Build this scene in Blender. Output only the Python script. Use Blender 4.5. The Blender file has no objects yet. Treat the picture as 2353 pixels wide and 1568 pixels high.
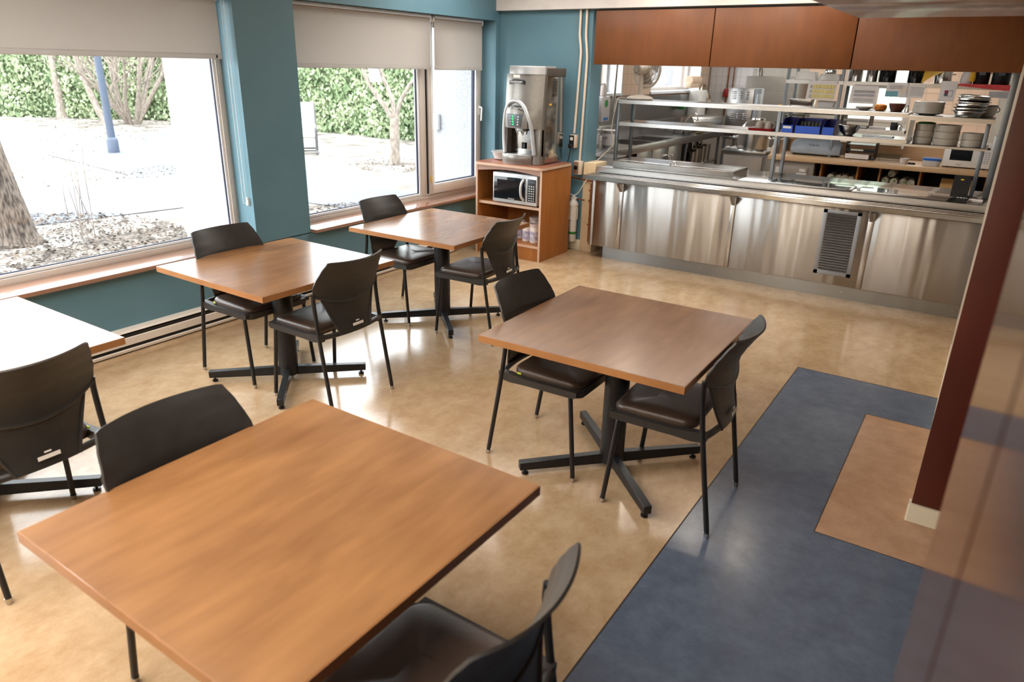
import bpy, bmesh, math, random
from mathutils import Vector, Matrix, Euler

random.seed(7)
scene = bpy.context.scene
C = scene.collection
PI = math.pi
R = math.radians

# ------------------------------------------------------------------ camera
cam_d = bpy.data.cameras.new('camera')
cam = bpy.data.objects.new('camera', cam_d)
C.objects.link(cam)
scene.camera = cam
yaw, pitch, roll = R(-33.019), R(-21.140), R(1.302)
fw = Vector((math.sin(yaw) * math.cos(pitch), math.cos(yaw) * math.cos(pitch), math.sin(pitch)))
rt0 = Vector((math.cos(yaw), -math.sin(yaw), 0))
up0 = rt0.cross(fw)
rt = rt0 * math.cos(roll) + up0 * math.sin(roll)
up = -rt0 * math.sin(roll) + up0 * math.cos(roll)
M = Matrix((rt, up, -fw)).transposed().to_4x4()
M.translation = Vector((4.593, -6.688, 1.874))
cam.matrix_world = M
cam_d.sensor_fit = 'HORIZONTAL'
cam_d.sensor_width = 36
cam_d.lens = 25.05
cam_d.clip_start = 0.01
cam_d.clip_end = 300
cam_d.dof.use_dof = True
cam_d.dof.focus_distance = 4.6
cam_d.dof.aperture_fstop = 2.8

# ------------------------------------------------------------------ world and exposure
W = bpy.data.worlds.new('overcast_sky')
scene.world = W
W.use_nodes = True
nt = W.node_tree
bg = nt.nodes['Background']
bg.inputs[0].default_value = (0.93, 0.97, 1.0, 1)
bg.inputs[1].default_value = 8.5
scene.view_settings.view_transform = 'Standard'
scene.view_settings.look = 'None'
scene.view_settings.gamma = 1
scene.view_settings.use_curve_mapping = False
scene.view_settings.exposure = 0.45
scene.cycles.use_denoising = True
scene.cycles.max_bounces = 6
scene.cycles.diffuse_bounces = 3
scene.cycles.glossy_bounces = 4
scene.cycles.transmission_bounces = 4
scene.cycles.transparent_max_bounces = 10
scene.cycles.adaptive_threshold = 0.025
scene.cycles.caustics_reflective = False
scene.cycles.caustics_refractive = False

# lamp strengths (watts); the fixtures and the added fill panels are built further down
FILL_W, DOWN_W, KITCH_W = 15, 3, 15


def lin(c):
    c /= 255.0
    return c / 12.92 if c <= 0.04045 else ((c + 0.055) / 1.055) ** 2.4


def rgb(r, g, b):
    return (lin(r), lin(g), lin(b), 1)


# ------------------------------------------------------------------ materials
MATS = {}


def mat(name, col, rough=0.5, metal=0.0, spec=0.5, col2=None, nscale=8, stretch=(1, 1, 1), detail=4,
        bump=0.0, bscale=60, bstretch=(1, 1, 1), coat=0.0, emit=None, estr=0, ramp=(0.35, 0.65), trans=0, ior=1.45, rvar=0, sheen=0, nrough=0.5):
    if name in MATS:
        return MATS[name]
    m = bpy.data.materials.new(name)
    m.use_nodes = True
    t = m.node_tree
    p = t.nodes['Principled BSDF']
    p.inputs['Base Color'].default_value = col
    p.inputs['Roughness'].default_value = rough
    p.inputs['Metallic'].default_value = metal
    p.inputs['Specular IOR Level'].default_value = spec
    p.inputs['IOR'].default_value = ior
    if coat:
        p.inputs['Coat Weight'].default_value = coat
        p.inputs['Coat Roughness'].default_value = 0.08
    if trans:
        p.inputs['Transmission Weight'].default_value = trans
    if sheen:
        p.inputs['Sheen Weight'].default_value = sheen
    if emit:
        p.inputs['Emission Color'].default_value = emit
        p.inputs['Emission Strength'].default_value = estr
    tc = t.nodes.new('ShaderNodeTexCoord')

    def noise(sc, st, dt):
        mp = t.nodes.new('ShaderNodeMapping')
        mp.inputs['Scale'].default_value = st
        t.links.new(tc.outputs['Object'], mp.inputs[0])
        n = t.nodes.new('ShaderNodeTexNoise')
        n.inputs['Scale'].default_value = sc
        n.inputs['Detail'].default_value = dt
        n.inputs['Roughness'].default_value = nrough
        t.links.new(mp.outputs[0], n.inputs['Vector'])
        return n
    if col2 is None:
        k = 0.93
        col2 = (col[0] * k, col[1] * k, col[2] * k, 1)
    n = noise(nscale, stretch, detail)
    r = t.nodes.new('ShaderNodeValToRGB')
    r.color_ramp.elements[0].position = ramp[0]
    r.color_ramp.elements[1].position = ramp[1]
    r.color_ramp.elements[0].color = col
    r.color_ramp.elements[1].color = col2
    t.links.new(n.outputs['Fac'], r.inputs[0])
    t.links.new(r.outputs[0], p.inputs['Base Color'])
    if rvar:
        mr = t.nodes.new('ShaderNodeMapRange')
        mr.inputs['To Min'].default_value = max(0.01, rough - rvar)
        mr.inputs['To Max'].default_value = rough + rvar
        t.links.new(n.outputs['Fac'], mr.inputs['Value'])
        t.links.new(mr.outputs[0], p.inputs['Roughness'])
    if bump:
        nb = noise(bscale, bstretch, 3)
        b = t.nodes.new('ShaderNodeBump')
        b.inputs['Strength'].default_value = bump
        b.inputs['Distance'].default_value = 0.01
        t.links.new(nb.outputs['Fac'], b.inputs['Height'])
        t.links.new(b.outputs[0], p.inputs['Normal'])
    MATS[name] = m
    return m


def steel(name, col, rough=0.3, wave=0.0, brush=(2, 2, 260), bs=0.06, aniso=0):
    """brushed stainless: fine brushing bump plus slow sheet-metal waviness"""
    m = bpy.data.materials.new(name)
    m.use_nodes = True
    t = m.node_tree
    p = t.nodes['Principled BSDF']
    p.inputs['Base Color'].default_value = col
    p.inputs['Metallic'].default_value = 1
    p.inputs['Roughness'].default_value = rough
    if aniso:
        p.inputs['Anisotropic'].default_value = aniso
        p.inputs['Anisotropic Rotation'].default_value = 0.25
        cv = t.nodes.new('ShaderNodeCombineXYZ')
        cv.inputs[0].default_value = 1.0
        t.links.new(cv.outputs[0], p.inputs['Tangent'])
    tc = t.nodes.new('ShaderNodeTexCoord')
    mp = t.nodes.new('ShaderNodeMapping')
    mp.inputs['Scale'].default_value = brush
    t.links.new(tc.outputs['Object'], mp.inputs[0])
    n = t.nodes.new('ShaderNodeTexNoise')
    n.inputs['Scale'].default_value = 1
    n.inputs['Detail'].default_value = 2
    t.links.new(mp.outputs[0], n.inputs['Vector'])
    b = t.nodes.new('ShaderNodeBump')
    b.inputs['Strength'].default_value = bs
    b.inputs['Distance'].default_value = 0.004
    t.links.new(n.outputs['Fac'], b.inputs['Height'])
    last = b
    if wave:
        mp2 = t.nodes.new('ShaderNodeMapping')
        mp2.inputs['Scale'].default_value = (4.5, 4.5, 0.35)
        t.links.new(tc.outputs['Object'], mp2.inputs[0])
        n2 = t.nodes.new('ShaderNodeTexNoise')
        n2.inputs['Scale'].default_value = 1.6
        n2.inputs['Detail'].default_value = 1
        t.links.new(mp2.outputs[0], n2.inputs['Vector'])
        b2 = t.nodes.new('ShaderNodeBump')
        b2.inputs['Strength'].default_value = wave
        b2.inputs['Distance'].default_value = 0.03
        t.links.new(n2.outputs['Fac'], b2.inputs['Height'])
        t.links.new(b.outputs[0], b2.inputs['Normal'])
        last = b2
    t.links.new(last.outputs[0], p.inputs['Normal'])
    MATS[name] = m
    return m


def glassy(name, tint=(1, 1, 1, 1), gl=0.06):
    m = bpy.data.materials.new(name)
    m.use_nodes = True
    t = m.node_tree
    t.nodes.remove(t.nodes['Principled BSDF'])
    out = t.nodes['Material Output']
    tr = t.nodes.new('ShaderNodeBsdfTransparent')
    tr.inputs[0].default_value = tint
    g = t.nodes.new('ShaderNodeBsdfGlossy')
    g.inputs['Roughness'].default_value = 0.02
    lw = t.nodes.new('ShaderNodeLayerWeight')
    lw.inputs[0].default_value = 0.5
    pw = t.nodes.new('ShaderNodeMath')
    pw.operation = 'POWER'
    pw.inputs[1].default_value = 5
    t.links.new(lw.outputs['Facing'], pw.inputs[0])
    fr = t.nodes.new('ShaderNodeMath')
    fr.operation = 'MULTIPLY_ADD'
    fr.inputs[1].default_value = 0.96
    fr.inputs[2].default_value = 0.04
    t.links.new(pw.outputs[0], fr.inputs[0])
    mx = t.nodes.new('ShaderNodeMixShader')
    t.links.new(fr.outputs[0], mx.inputs[0])
    t.links.new(tr.outputs[0], mx.inputs[1])
    t.links.new(g.outputs[0], mx.inputs[2])
    t.links.new(mx.outputs[0], out.inputs[0])
    MATS[name] = m
    return m


def fabric_blind(name):
    m = bpy.data.materials.new(name)
    m.use_nodes = True
    t = m.node_tree
    t.nodes.remove(t.nodes['Principled BSDF'])
    out = t.nodes['Material Output']
    tc = t.nodes.new('ShaderNodeTexCoord')
    mp = t.nodes.new('ShaderNodeMapping')
    mp.inputs['Scale'].default_value = (1, 900, 900)
    t.links.new(tc.outputs['Object'], mp.inputs[0])
    n = t.nodes.new('ShaderNodeTexNoise')
    n.inputs['Scale'].default_value = 1
    t.links.new(mp.outputs[0], n.inputs['Vector'])
    r = t.nodes.new('ShaderNodeValToRGB')
    r.color_ramp.elements[0].color = rgb(200, 194, 188)
    r.color_ramp.elements[1].color = rgb(182, 176, 170)
    t.links.new(n.outputs['Fac'], r.inputs[0])
    d = t.nodes.new('ShaderNodeBsdfDiffuse')
    t.links.new(r.outputs[0], d.inputs[0])
    tl = t.nodes.new('ShaderNodeBsdfTranslucent')
    tl.inputs[0].default_value = (0.52, 0.49, 0.46, 1)
    tr = t.nodes.new('ShaderNodeBsdfTransparent')
    tr.inputs[0].default_value = (1, 0.97, 0.93, 1)
    m1 = t.nodes.new('ShaderNodeMixShader')
    m1.inputs[0].default_value = 0.45
    t.links.new(d.outputs[0], m1.inputs[1])
    t.links.new(tl.outputs[0], m1.inputs[2])
    m2 = t.nodes.new('ShaderNodeMixShader')
    m2.inputs[0].default_value = 0.06
    t.links.new(m1.outputs[0], m2.inputs[1])
    t.links.new(tr.outputs[0], m2.inputs[2])
    t.links.new(m2.outputs[0], out.inputs[0])
    MATS[name] = m
    return m


def wood(name, c1, c2, rough=0.28, axis='y', sc=3.2, spec=0.5, ratio=7, contrast=(0.3, 0.7), coat=0.0):
    m = bpy.data.materials.new(name)
    m.use_nodes = True
    t = m.node_tree
    p = t.nodes['Principled BSDF']
    p.inputs['Roughness'].default_value = rough
    p.inputs['Specular IOR Level'].default_value = spec
    if coat:
        p.inputs['Coat Weight'].default_value = coat
        p.inputs['Coat Roughness'].default_value = 0.06
    tc = t.nodes.new('ShaderNodeTexCoord')
    s = {'x': (1, ratio, ratio), 'y': (ratio, 1, ratio), 'z': (ratio, ratio, 1)}[axis]
    mp = t.nodes.new('ShaderNodeMapping')
    mp.inputs['Scale'].default_value = s
    t.links.new(tc.outputs['Object'], mp.inputs[0])
    n = t.nodes.new('ShaderNodeTexNoise')
    n.inputs['Scale'].default_value = sc
    n.inputs['Detail'].default_value = 3
    n.inputs['Distortion'].default_value = 0.3
    t.links.new(mp.outputs[0], n.inputs['Vector'])
    mp2 = t.nodes.new('ShaderNodeMapping')
    mp2.inputs['Scale'].default_value = tuple(1.0 if q == 1 else ratio * 0.35 for q in s)
    t.links.new(tc.outputs['Object'], mp2.inputs[0])
    n2 = t.nodes.new('ShaderNodeTexNoise')
    n2.inputs['Scale'].default_value = sc * 0.9
    n2.inputs['Detail'].default_value = 2.5
    t.links.new(mp2.outputs[0], n2.inputs['Vector'])
    ad = t.nodes.new('ShaderNodeMath')
    ad.operation = 'ADD'
    t.links.new(n.outputs['Fac'], ad.inputs[0])
    t.links.new(n2.outputs['Fac'], ad.inputs[1])
    hf = t.nodes.new('ShaderNodeMath')
    hf.operation = 'MULTIPLY'
    hf.inputs[1].default_value = 0.5
    t.links.new(ad.outputs[0], hf.inputs[0])
    r = t.nodes.new('ShaderNodeValToRGB')
    r.color_ramp.elements[0].position = contrast[0]
    r.color_ramp.elements[1].position = contrast[1]
    r.color_ramp.elements[0].color = c1
    r.color_ramp.elements[1].color = c2
    t.links.new(hf.outputs[0], r.inputs[0])
    t.links.new(r.outputs[0], p.inputs['Base Color'])
    MATS[name] = m
    return m


wood('table_wood', rgb(116, 78, 46), rgb(145, 103, 64), 0.24, 'y', 3.2, 0.5, 5.5, (0.31, 0.65))
mat('table_edge', rgb(156, 106, 62), 0.35, col2=rgb(145, 97, 55), nscale=6)
wood('cabinet_wood', rgb(150, 92, 42), rgb(176, 112, 56), 0.4, 'z', 3, 0.4, 9)
mat('cabinet_edge', rgb(205, 172, 148), 0.45)
mat('cabinet_face', rgb(176, 140, 124), 0.45)
wood('cabinet_top', rgb(138, 84, 62), rgb(160, 102, 76), 0.3, 'x', 3, 0.5, 8)
wood('sill_wood', rgb(134, 98, 80), rgb(156, 118, 98), 0.2, 'y', 2, 0.5, 8, coat=1.0)
wood('valance_wood', rgb(101, 57, 24), rgb(116, 67, 29), 0.42, 'z', 4, 0.4, 6)
wood('dark_wood', rgb(76, 27, 14), rgb(86, 33, 18), 0.4, 'z', 4, 0.4, 6)
wood('gloss_wood', rgb(70, 46, 34), rgb(80, 54, 40), 0.13, 'z', 2, 0.6, 5)
wood('soffit_wood', rgb(128, 92, 74), rgb(142, 104, 84), 0.2, 'x', 3, 0.5, 7)
wood('butcher', rgb(222, 186, 146), rgb(206, 166, 124), 0.4, 'x', 4, 0.4, 9)
mat('blue_paint', rgb(94, 130, 144), 0.55, col2=rgb(89, 125, 139), nscale=3, bump=0.05, bscale=220)
mat('cream_paint', rgb(228, 206, 172), 0.5, col2=rgb(212, 188, 150), nscale=4)
mat('side_paint', rgb(178, 160, 140), 0.5)
mat('white_paint', rgb(214, 208, 204), 0.6)
mat('ceiling_white', rgb(232, 228, 222), 0.8, bump=0.1, bscale=90)
mat('stucco', rgb(172, 174, 178), 0.9, col2=rgb(150, 152, 156), nscale=60, bump=0.5, bscale=70)
mat('vinyl_base', rgb(226, 216, 190), 0.4)
mat('floor_tan', rgb(187, 160, 127), 0.15, col2=rgb(162, 131, 97), nscale=7, detail=15, nrough=0.78, stretch=(1.0, 0.7, 1), ramp=(0.38, 0.64), bump=0.012, bscale=26, rvar=0.05)
mat('floor_inset', rgb(190, 152, 122), 0.2, col2=rgb(168, 130, 101), nscale=7, detail=15, nrough=0.75, bump=0.012, bscale=26)
mat('floor_blue', rgb(97, 107, 123), 0.2, col2=rgb(80, 88, 102), nscale=8, detail=15, nrough=0.75, bump=0.012, bscale=26, rvar=0.05)
mat('floor_seam', rgb(60, 48, 40), 0.6)
mat('kitchen_floor', rgb(150, 120, 96), 0.4)
mat('heater_white', rgb(226, 216, 204), 0.4)
mat('slot_dark', rgb(40, 34, 30), 0.7)
mat('alu', rgb(206, 196, 186), 0.4, col2=rgb(200, 194, 188))
mat('alu_light', rgb(236, 238, 242), 0.4)
mat('gasket', rgb(26, 34, 60), 0.6)
fabric_blind('blind_fabric')
mat('blind_bar', rgb(170, 156, 144), 0.7)
mat('plastic_white', rgb(236, 236, 232), 0.4)
mat('chair_plastic', rgb(40, 37, 35), 0.40, col2=rgb(45, 42, 39), nscale=20, bump=0.06, bscale=500)
mat('chair_tube', rgb(26, 25, 26), 0.38, bump=0.02, bscale=400)
mat('chair_pad', rgb(68, 53, 43), 0.32, col2=rgb(61, 47, 38), nscale=8, bump=0.12, bscale=260)
mat('glide', rgb(190, 186, 180), 0.25, metal=1)
mat('base_metal', rgb(22, 23, 25), 0.4, col2=rgb(28, 29, 32), nscale=30, bump=0.05, bscale=300)
mat('label_white', rgb(228, 222, 214), 0.5)
mat('tag_lime', rgb(190, 200, 40), 0.5)
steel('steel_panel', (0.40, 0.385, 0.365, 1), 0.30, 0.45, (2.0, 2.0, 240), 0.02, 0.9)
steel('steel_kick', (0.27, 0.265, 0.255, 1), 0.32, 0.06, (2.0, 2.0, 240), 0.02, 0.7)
steel('steel_top', (0.52, 0.51, 0.49, 1), 0.17, 0.03, (200, 2, 2), 0.02)
steel('steel_shelf', (0.46, 0.45, 0.44, 1), 0.26, 0, (2, 200, 200), 0.03)
steel('steel_dark', (0.42, 0.41, 0.40, 1), 0.35, 0, (2, 2, 200), 0.04)
steel('steel_kitchen', (0.48, 0.47, 0.46, 1), 0.28, 0.05, (2, 2, 200), 0.04)
steel('steel_pot', (0.66, 0.65, 0.63, 1), 0.2, 0, (2, 2, 300), 0.05)
mat('steel_post', rgb(128, 134, 140), 0.4, metal=0.8)
mat('louver', rgb(150, 146, 142), 0.4, metal=0.6)
mat('louver_frame', rgb(152, 156, 162), 0.45, metal=0.5)
mat('copper', rgb(170, 100, 64), 0.4, metal=0.9, col2=rgb(110, 70, 50), nscale=20)
glassy('window_glass', (0.97, 0.98, 0.98, 1))
glassy('clear_plastic', (0.9, 0.92, 0.92, 1))
mat('taupe', rgb(158, 146, 136), 0.4, metal=0.2)
mat('disp_grey', rgb(128, 124, 118), 0.3, metal=0.35, col2=rgb(122, 118, 112), nscale=40, bump=0.03, bscale=400)
mat('disp_light', rgb(176, 178, 180), 0.28, metal=0.3)
mat('disp_dark', rgb(96, 90, 84), 0.35, metal=0.3)
steel('disp_side', (0.50, 0.48, 0.46, 1), 0.16, 0.05, (2, 2, 150), 0.03)
mat('black', rgb(16, 16, 18), 0.4)
mat('black_gloss', rgb(14, 15, 18), 0.12)
mat('panel_grey', rgb(78, 84, 92), 0.35)
mat('green_led', rgb(30, 190, 110), 0.4, emit=rgb(20, 220, 110), estr=0.8)
mat('yellow_sticker', rgb(232, 186, 30), 0.5)
mat('mw_silver', rgb(206, 208, 212), 0.28, metal=0.4)
mat('mw_white', rgb(238, 232, 226), 0.35)
mat('mw_glass', rgb(22, 26, 32), 0.08)
mat('mw_print', rgb(220, 222, 224), 0.5)
mat('tub_white', rgb(226, 214, 208), 0.4)
mat('tub_lid', rgb(210, 190, 182), 0.4)
mat('tub_label', rgb(150, 140, 170), 0.5, col2=rgb(210, 206, 214), nscale=25)
mat('conduit', rgb(224, 208, 190), 0.45)
mat('filter_white', rgb(236, 232, 226), 0.35)
mat('filter_green', rgb(52, 130, 52), 0.4)
mat('filter_blue', rgb(50, 90, 190), 0.4)
mat('outlet_brown', rgb(140, 110, 92), 0.4)
mat('tile_beige', rgb(228, 200, 176), 0.25, col2=rgb(220, 190, 164), nscale=3)
mat('tile_white', rgb(222, 218, 216), 0.25)
mat('grout', rgb(150, 132, 118), 0.8)
mat('kitchen_wall', rgb(190, 184, 172), 0.6)
mat('fan_white', rgb(228, 216, 202), 0.4)
mat('fan_blade', rgb(150, 150, 150), 0.4)
mat('blue_bin', rgb(20, 84, 200), 0.35)
mat('blue_bin_dark', rgb(12, 40, 150), 0.4)
mat('red_tray', rgb(170, 24, 30), 0.35)
mat('china', rgb(206, 200, 192), 0.2)
mat('china_grey', rgb(176, 168, 156), 0.22)
mat('brown_bowl', rgb(112, 62, 50), 0.35, col2=rgb(96, 50, 40), nscale=60)
mat('candy', rgb(226, 160, 40), 0.4, col2=rgb(200, 80, 40), nscale=60)
mat('paper', rgb(226, 218, 214), 0.6)
mat('paper_grey', rgb(176, 172, 174), 0.6)
mat('paper_teal', rgb(120, 170, 184), 0.6)
mat('paper_cream', rgb(226, 210, 194), 0.6)
mat('print_yellow', rgb(226, 206, 130), 0.6)
mat('print_red', rgb(140, 40, 60), 0.6)
mat('cloth_yellow', rgb(226, 178, 56), 0.8, col2=rgb(210, 160, 40), nscale=30, sheen=0.2)
mat('cloth_red', rgb(190, 44, 50), 0.8, col2=rgb(214, 90, 90), nscale=70)
mat('film_grey', rgb(146, 152, 160), 0.35)
mat('blue_lid', rgb(44, 104, 184), 0.35)
mat('tub_clear', rgb(206, 204, 202), 0.25)
mat('cardboard', rgb(206, 160, 100), 0.7)
mat('print_blue', rgb(50, 58, 110), 0.6)
mat('bay_wood', rgb(170, 112, 50), 0.6)
mat('cup_foam', rgb(196, 186, 168), 0.4, col2=rgb(150, 140, 122), nscale=14)
mat('cup_green', rgb(96, 132, 70), 0.4)
mat('fridge_grey', rgb(118, 112, 104), 0.4, metal=0.4)
mat('sack_white', rgb(214, 208, 206), 0.45)
mat('green_dot', rgb(40, 160, 70), 0.4)
mat('blue_print', rgb(60, 130, 200), 0.5)
mat('valve_red', rgb(150, 30, 26), 0.4)
mat('mesh_tan', rgb(196, 182, 160), 0.5, metal=0.4)
mat('towel_beige', rgb(222, 196, 170), 0.6)
mat('bark', rgb(112, 100, 90), 0.95, col2=rgb(46, 39, 34), nscale=9, stretch=(5, 5, 1), bump=0.9, bscale=14, bstretch=(4, 4, 0.8))
mat('bark_pale', rgb(142, 132, 122), 0.95, col2=rgb(102, 93, 85), nscale=8, stretch=(3, 3, 1), bump=0.5, bscale=20)
mat('leaf_a', rgb(172, 184, 148), 0.6, col2=rgb(118, 138, 100), nscale=2.2, detail=6)
mat('leaf_pale', rgb(206, 216, 196), 0.7, col2=rgb(160, 182, 150), nscale=2.2)
mat('core_pale', rgb(180, 190, 168), 0.9)
mat('hedge_core', rgb(70, 92, 60), 0.9)
mat('ground', rgb(142, 136, 128), 0.95, col2=rgb(88, 82, 76), nscale=2.2, detail=14, ramp=(0.42, 0.62), bump=0.5, bscale=8)
mat('path', rgb(90, 93, 100), 0.95, col2=rgb(80, 83, 89), nscale=30, detail=8)
mat('dead_leaf', rgb(92, 80, 70), 0.9, col2=rgb(50, 43, 37), nscale=3)
mat('lamp_post', rgb(56, 67, 84), 0.5)
mat('glider_frame', rgb(70, 70, 72), 0.5)
mat('glider_cloth', rgb(206, 202, 196), 0.9)
mat('feeder', rgb(226, 228, 230), 0.6)
mat('light_lens', rgb(255, 246, 232), 0.5, emit=(1, 0.95, 0.88, 1), estr=2.5)
mat('light_trim', rgb(236, 234, 230), 0.5)


# ------------------------------------------------------------------ mesh helpers
class B:
    def __init__(s):
        s.bm = bmesh.new()

    def box(s, x0, x1, y0, y1, z0, z1, bev=0, seg=2):
        vs = [s.bm.verts.new(p) for p in ((x0, y0, z0), (x1, y0, z0), (x1, y1, z0), (x0, y1, z0),
                                          (x0, y0, z1), (x1, y0, z1), (x1, y1, z1), (x0, y1, z1))]
        fs = [s.bm.faces.new([vs[i] for i in f]) for f in ((3, 2, 1, 0), (4, 5, 6, 7), (0, 1, 5, 4), (1, 2, 6, 5), (2, 3, 7, 6), (3, 0, 4, 7))]
        if bev:
            es = list({e for f in fs for e in f.edges})
            bmesh.ops.bevel(s.bm, geom=es, offset=bev, segments=seg, affect='EDGES', profile=0.5)
        return s

    def xbox(s, size, mtx, bev=0):
        n0 = len(s.bm.verts)
        a, b, c = (q / 2 for q in size)
        t = B()
        t.box(-a, a, -b, b, -c, c, bev)
        t.bm.transform(mtx)
        me = bpy.data.meshes.new('tmp')
        t.bm.to_mesh(me)
        t.bm.free()
        s.bm.from_mesh(me)
        bpy.data.meshes.remove(me)
        return s

    def loft(s, rings, cap0=True, cap1=True, closed=True):
        vr = [[s.bm.verts.new(p) for p in r] for r in rings]
        n = len(vr[0])
        for a, b in zip(vr, vr[1:]):
            for i in range(n if closed else n - 1):
                j = (i + 1) % n
                try:
                    s.bm.faces.new((a[i], a[j], b[j], b[i]))
                except ValueError:
                    pass
        if cap0:
            s.bm.faces.new(list(reversed(vr[0])))
        if cap1:
            s.bm.faces.new(vr[-1])
        return s

    def tube(s, pts, r, seg=10, cap=True):
        pts = [Vector(p) for p in pts]
        rs = r if isinstance(r, (list, tuple)) else [r] * len(pts)
        d = (pts[1] - pts[0]).normalized()
        ref = Vector((0, 0, 1)) if abs(d.z) < 0.9 else Vector((1, 0, 0))
        n = d.cross(ref).normalized()
        rings = []
        for i, p in enumerate(pts):
            if i == 0:
                t = pts[1] - pts[0]
            elif i == len(pts) - 1:
                t = pts[-1] - pts[-2]
            else:
                t = (pts[i + 1] - pts[i]).normalized() + (pts[i] - pts[i - 1]).normalized()
            t.normalize()
            n = (n - t * n.dot(t)).normalized()
            b = t.cross(n)
            rings.append([p + (n * math.cos(2 * PI * k / seg) + b * math.sin(2 * PI * k / seg)) * rs[i] for k in range(seg)])
        return s.loft(rings, cap, cap)

    def cyl(s, p0, p1, r0, r1=None, seg=20):
        return s.tube([p0, p1], [r0, r0 if r1 is None else r1], seg)

    def lathe(s, prof, c=(0, 0, 0), seg=28, sx=1, sy=1, cap0=True, cap1=True):
        rings = [[(c[0] + r * sx * math.cos(2 * PI * k / seg), c[1] + r * sy * math.sin(2 * PI * k / seg), c[2] + z) for k in range(seg)] for r, z in prof]
        return s.loft(rings, cap0, cap1)

    def prism(s, poly, a0, a1, axis='z'):
        def P(u, v, w):
            return {'z': (u, v, w), 'y': (u, w, v), 'x': (w, u, v)}[axis]
        lo = [P(u, v, a0) for u, v in poly]
        hi = [P(u, v, a1) for u, v in poly]
        return s.loft([lo, hi])

    def sheet(s, f, nu, nv, th):
        """two-sided curved sheet from f(u, v) -> Vector, thickness th along the local normal"""
        P = [[Vector(f(i / nu, j / nv)) for j in range(nv + 1)] for i in range(nu + 1)]

        def N(i, j):
            a = P[min(i + 1, nu)][j] - P[max(i - 1, 0)][j]
            b = P[i][min(j + 1, nv)] - P[i][max(j - 1, 0)]
            q = a.cross(b)
            return q.normalized() if q.length > 1e-9 else Vector((1, 0, 0))
        A = [[s.bm.verts.new(P[i][j] + N(i, j) * th / 2) for j in range(nv + 1)] for i in range(nu + 1)]
        D = [[s.bm.verts.new(P[i][j] - N(i, j) * th / 2) for j in range(nv + 1)] for i in range(nu + 1)]
        for i in range(nu):
            for j in range(nv):
                s.bm.faces.new((A[i][j], A[i + 1][j], A[i + 1][j + 1], A[i][j + 1]))
                s.bm.faces.new((D[i][j + 1], D[i + 1][j + 1], D[i + 1][j], D[i][j]))
        for i in range(nu):
            s.bm.faces.new((A[i + 1][0], A[i][0], D[i][0], D[i + 1][0]))
            s.bm.faces.new((A[i][nv], A[i + 1][nv], D[i + 1][nv], D[i][nv]))
        for j in range(nv):
            s.bm.faces.new((A[0][j], A[0][j + 1], D[0][j + 1], D[0][j]))
            s.bm.faces.new((A[nu][j + 1], A[nu][j], D[nu][j], D[nu][j + 1]))
        return s

    def mesh(s, name, m, smooth=True, ang=38):
        me = bpy.data.meshes.new(name)
        bmesh.ops.recalc_face_normals(s.bm, faces=s.bm.faces[:])
        s.bm.to_mesh(me)
        s.bm.free()
        me.materials.append(MATS[m])
        if smooth:
            me.shade_smooth()
            me.set_sharp_from_angle(angle=R(ang))
        return me

    def done(s, name, m, parent=None, smooth=True, ang=38):
        o = bpy.data.objects.new(name, s.mesh(name, m, smooth, ang))
        C.objects.link(o)
        if parent:
            o.parent = parent
        return o


def thing(name, label, cat, loc=(0, 0, 0), rz=0, group=None):
    o = bpy.data.objects.new(name, None)
    C.objects.link(o)
    o.empty_display_size = 0.05
    o.location = loc
    o.rotation_euler = (0, 0, rz)
    o['label'] = label
    o['category'] = cat
    if group:
        o['group'] = group
    return o


def tag(o, label, cat, group=None):
    o['label'] = label
    o['category'] = cat
    if group:
        o['group'] = group
    return o


def struct(o, label=None):
    o['kind'] = 'structure'
    if label:
        o['label'] = label
    return o


def copy_tree(o, parent=None):
    c = o.copy()
    C.objects.link(c)
    if parent:
        c.parent = parent
    for ch in list(o.children):
        copy_tree(ch, c)
    return c


def inst(name, me, parent=None, loc=None):
    o = bpy.data.objects.new(name, me)
    C.objects.link(o)
    if parent:
        o.parent = parent
    if loc:
        o.location = loc
    return o


def text(name, s, size, m, parent, mtx, extrude=0.0008, align='CENTER', shear=0):
    cu = bpy.data.curves.new('t', 'FONT')
    cu.body = s
    cu.size = size
    cu.extrude = extrude
    cu.align_x = align
    cu.align_y = 'CENTER'
    cu.shear = shear
    cu.resolution_u = 2
    to = bpy.data.objects.new('t', cu)
    C.objects.link(to)
    bpy.context.view_layer.update()
    me = bpy.data.meshes.new_from_object(to.evaluated_get(bpy.context.evaluated_depsgraph_get()))
    bpy.data.objects.remove(to)
    bpy.data.curves.remove(cu)
    me.transform(mtx)
    me.materials.clear()
    me.materials.append(MATS[m])
    o = bpy.data.objects.new(name, me)
    C.objects.link(o)
    o.parent = parent
    return o


# text facing -y: local x -> +x, local y -> +z ; facing +x: local x -> +y ; facing -x: local x -> -y
def face_ny(x, y, z, tilt=0):
    return Matrix.Translation((x, y, z)) @ Matrix.Rotation(tilt, 4, 'Y') @ Matrix.Rotation(PI / 2, 4, 'X')


def face_px(x, y, z):
    return Matrix.Translation((x, y, z)) @ Matrix.Rotation(PI / 2, 4, 'Z') @ Matrix.Rotation(PI / 2, 4, 'X')


def arc(c, r, a0, a1, n, plane='xz'):
    out = []
    for i in range(n + 1):
        a = a0 + (a1 - a0) * i / n
        u, v = r * math.cos(a), r * math.sin(a)
        if plane == 'xz':
            out.append((c[0] + u, c[1], c[2] + v))
        elif plane == 'yz':
            out.append((c[0], c[1] + u, c[2] + v))
        else:
            out.append((c[0] + u, c[1] + v, c[2]))
    return out


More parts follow.
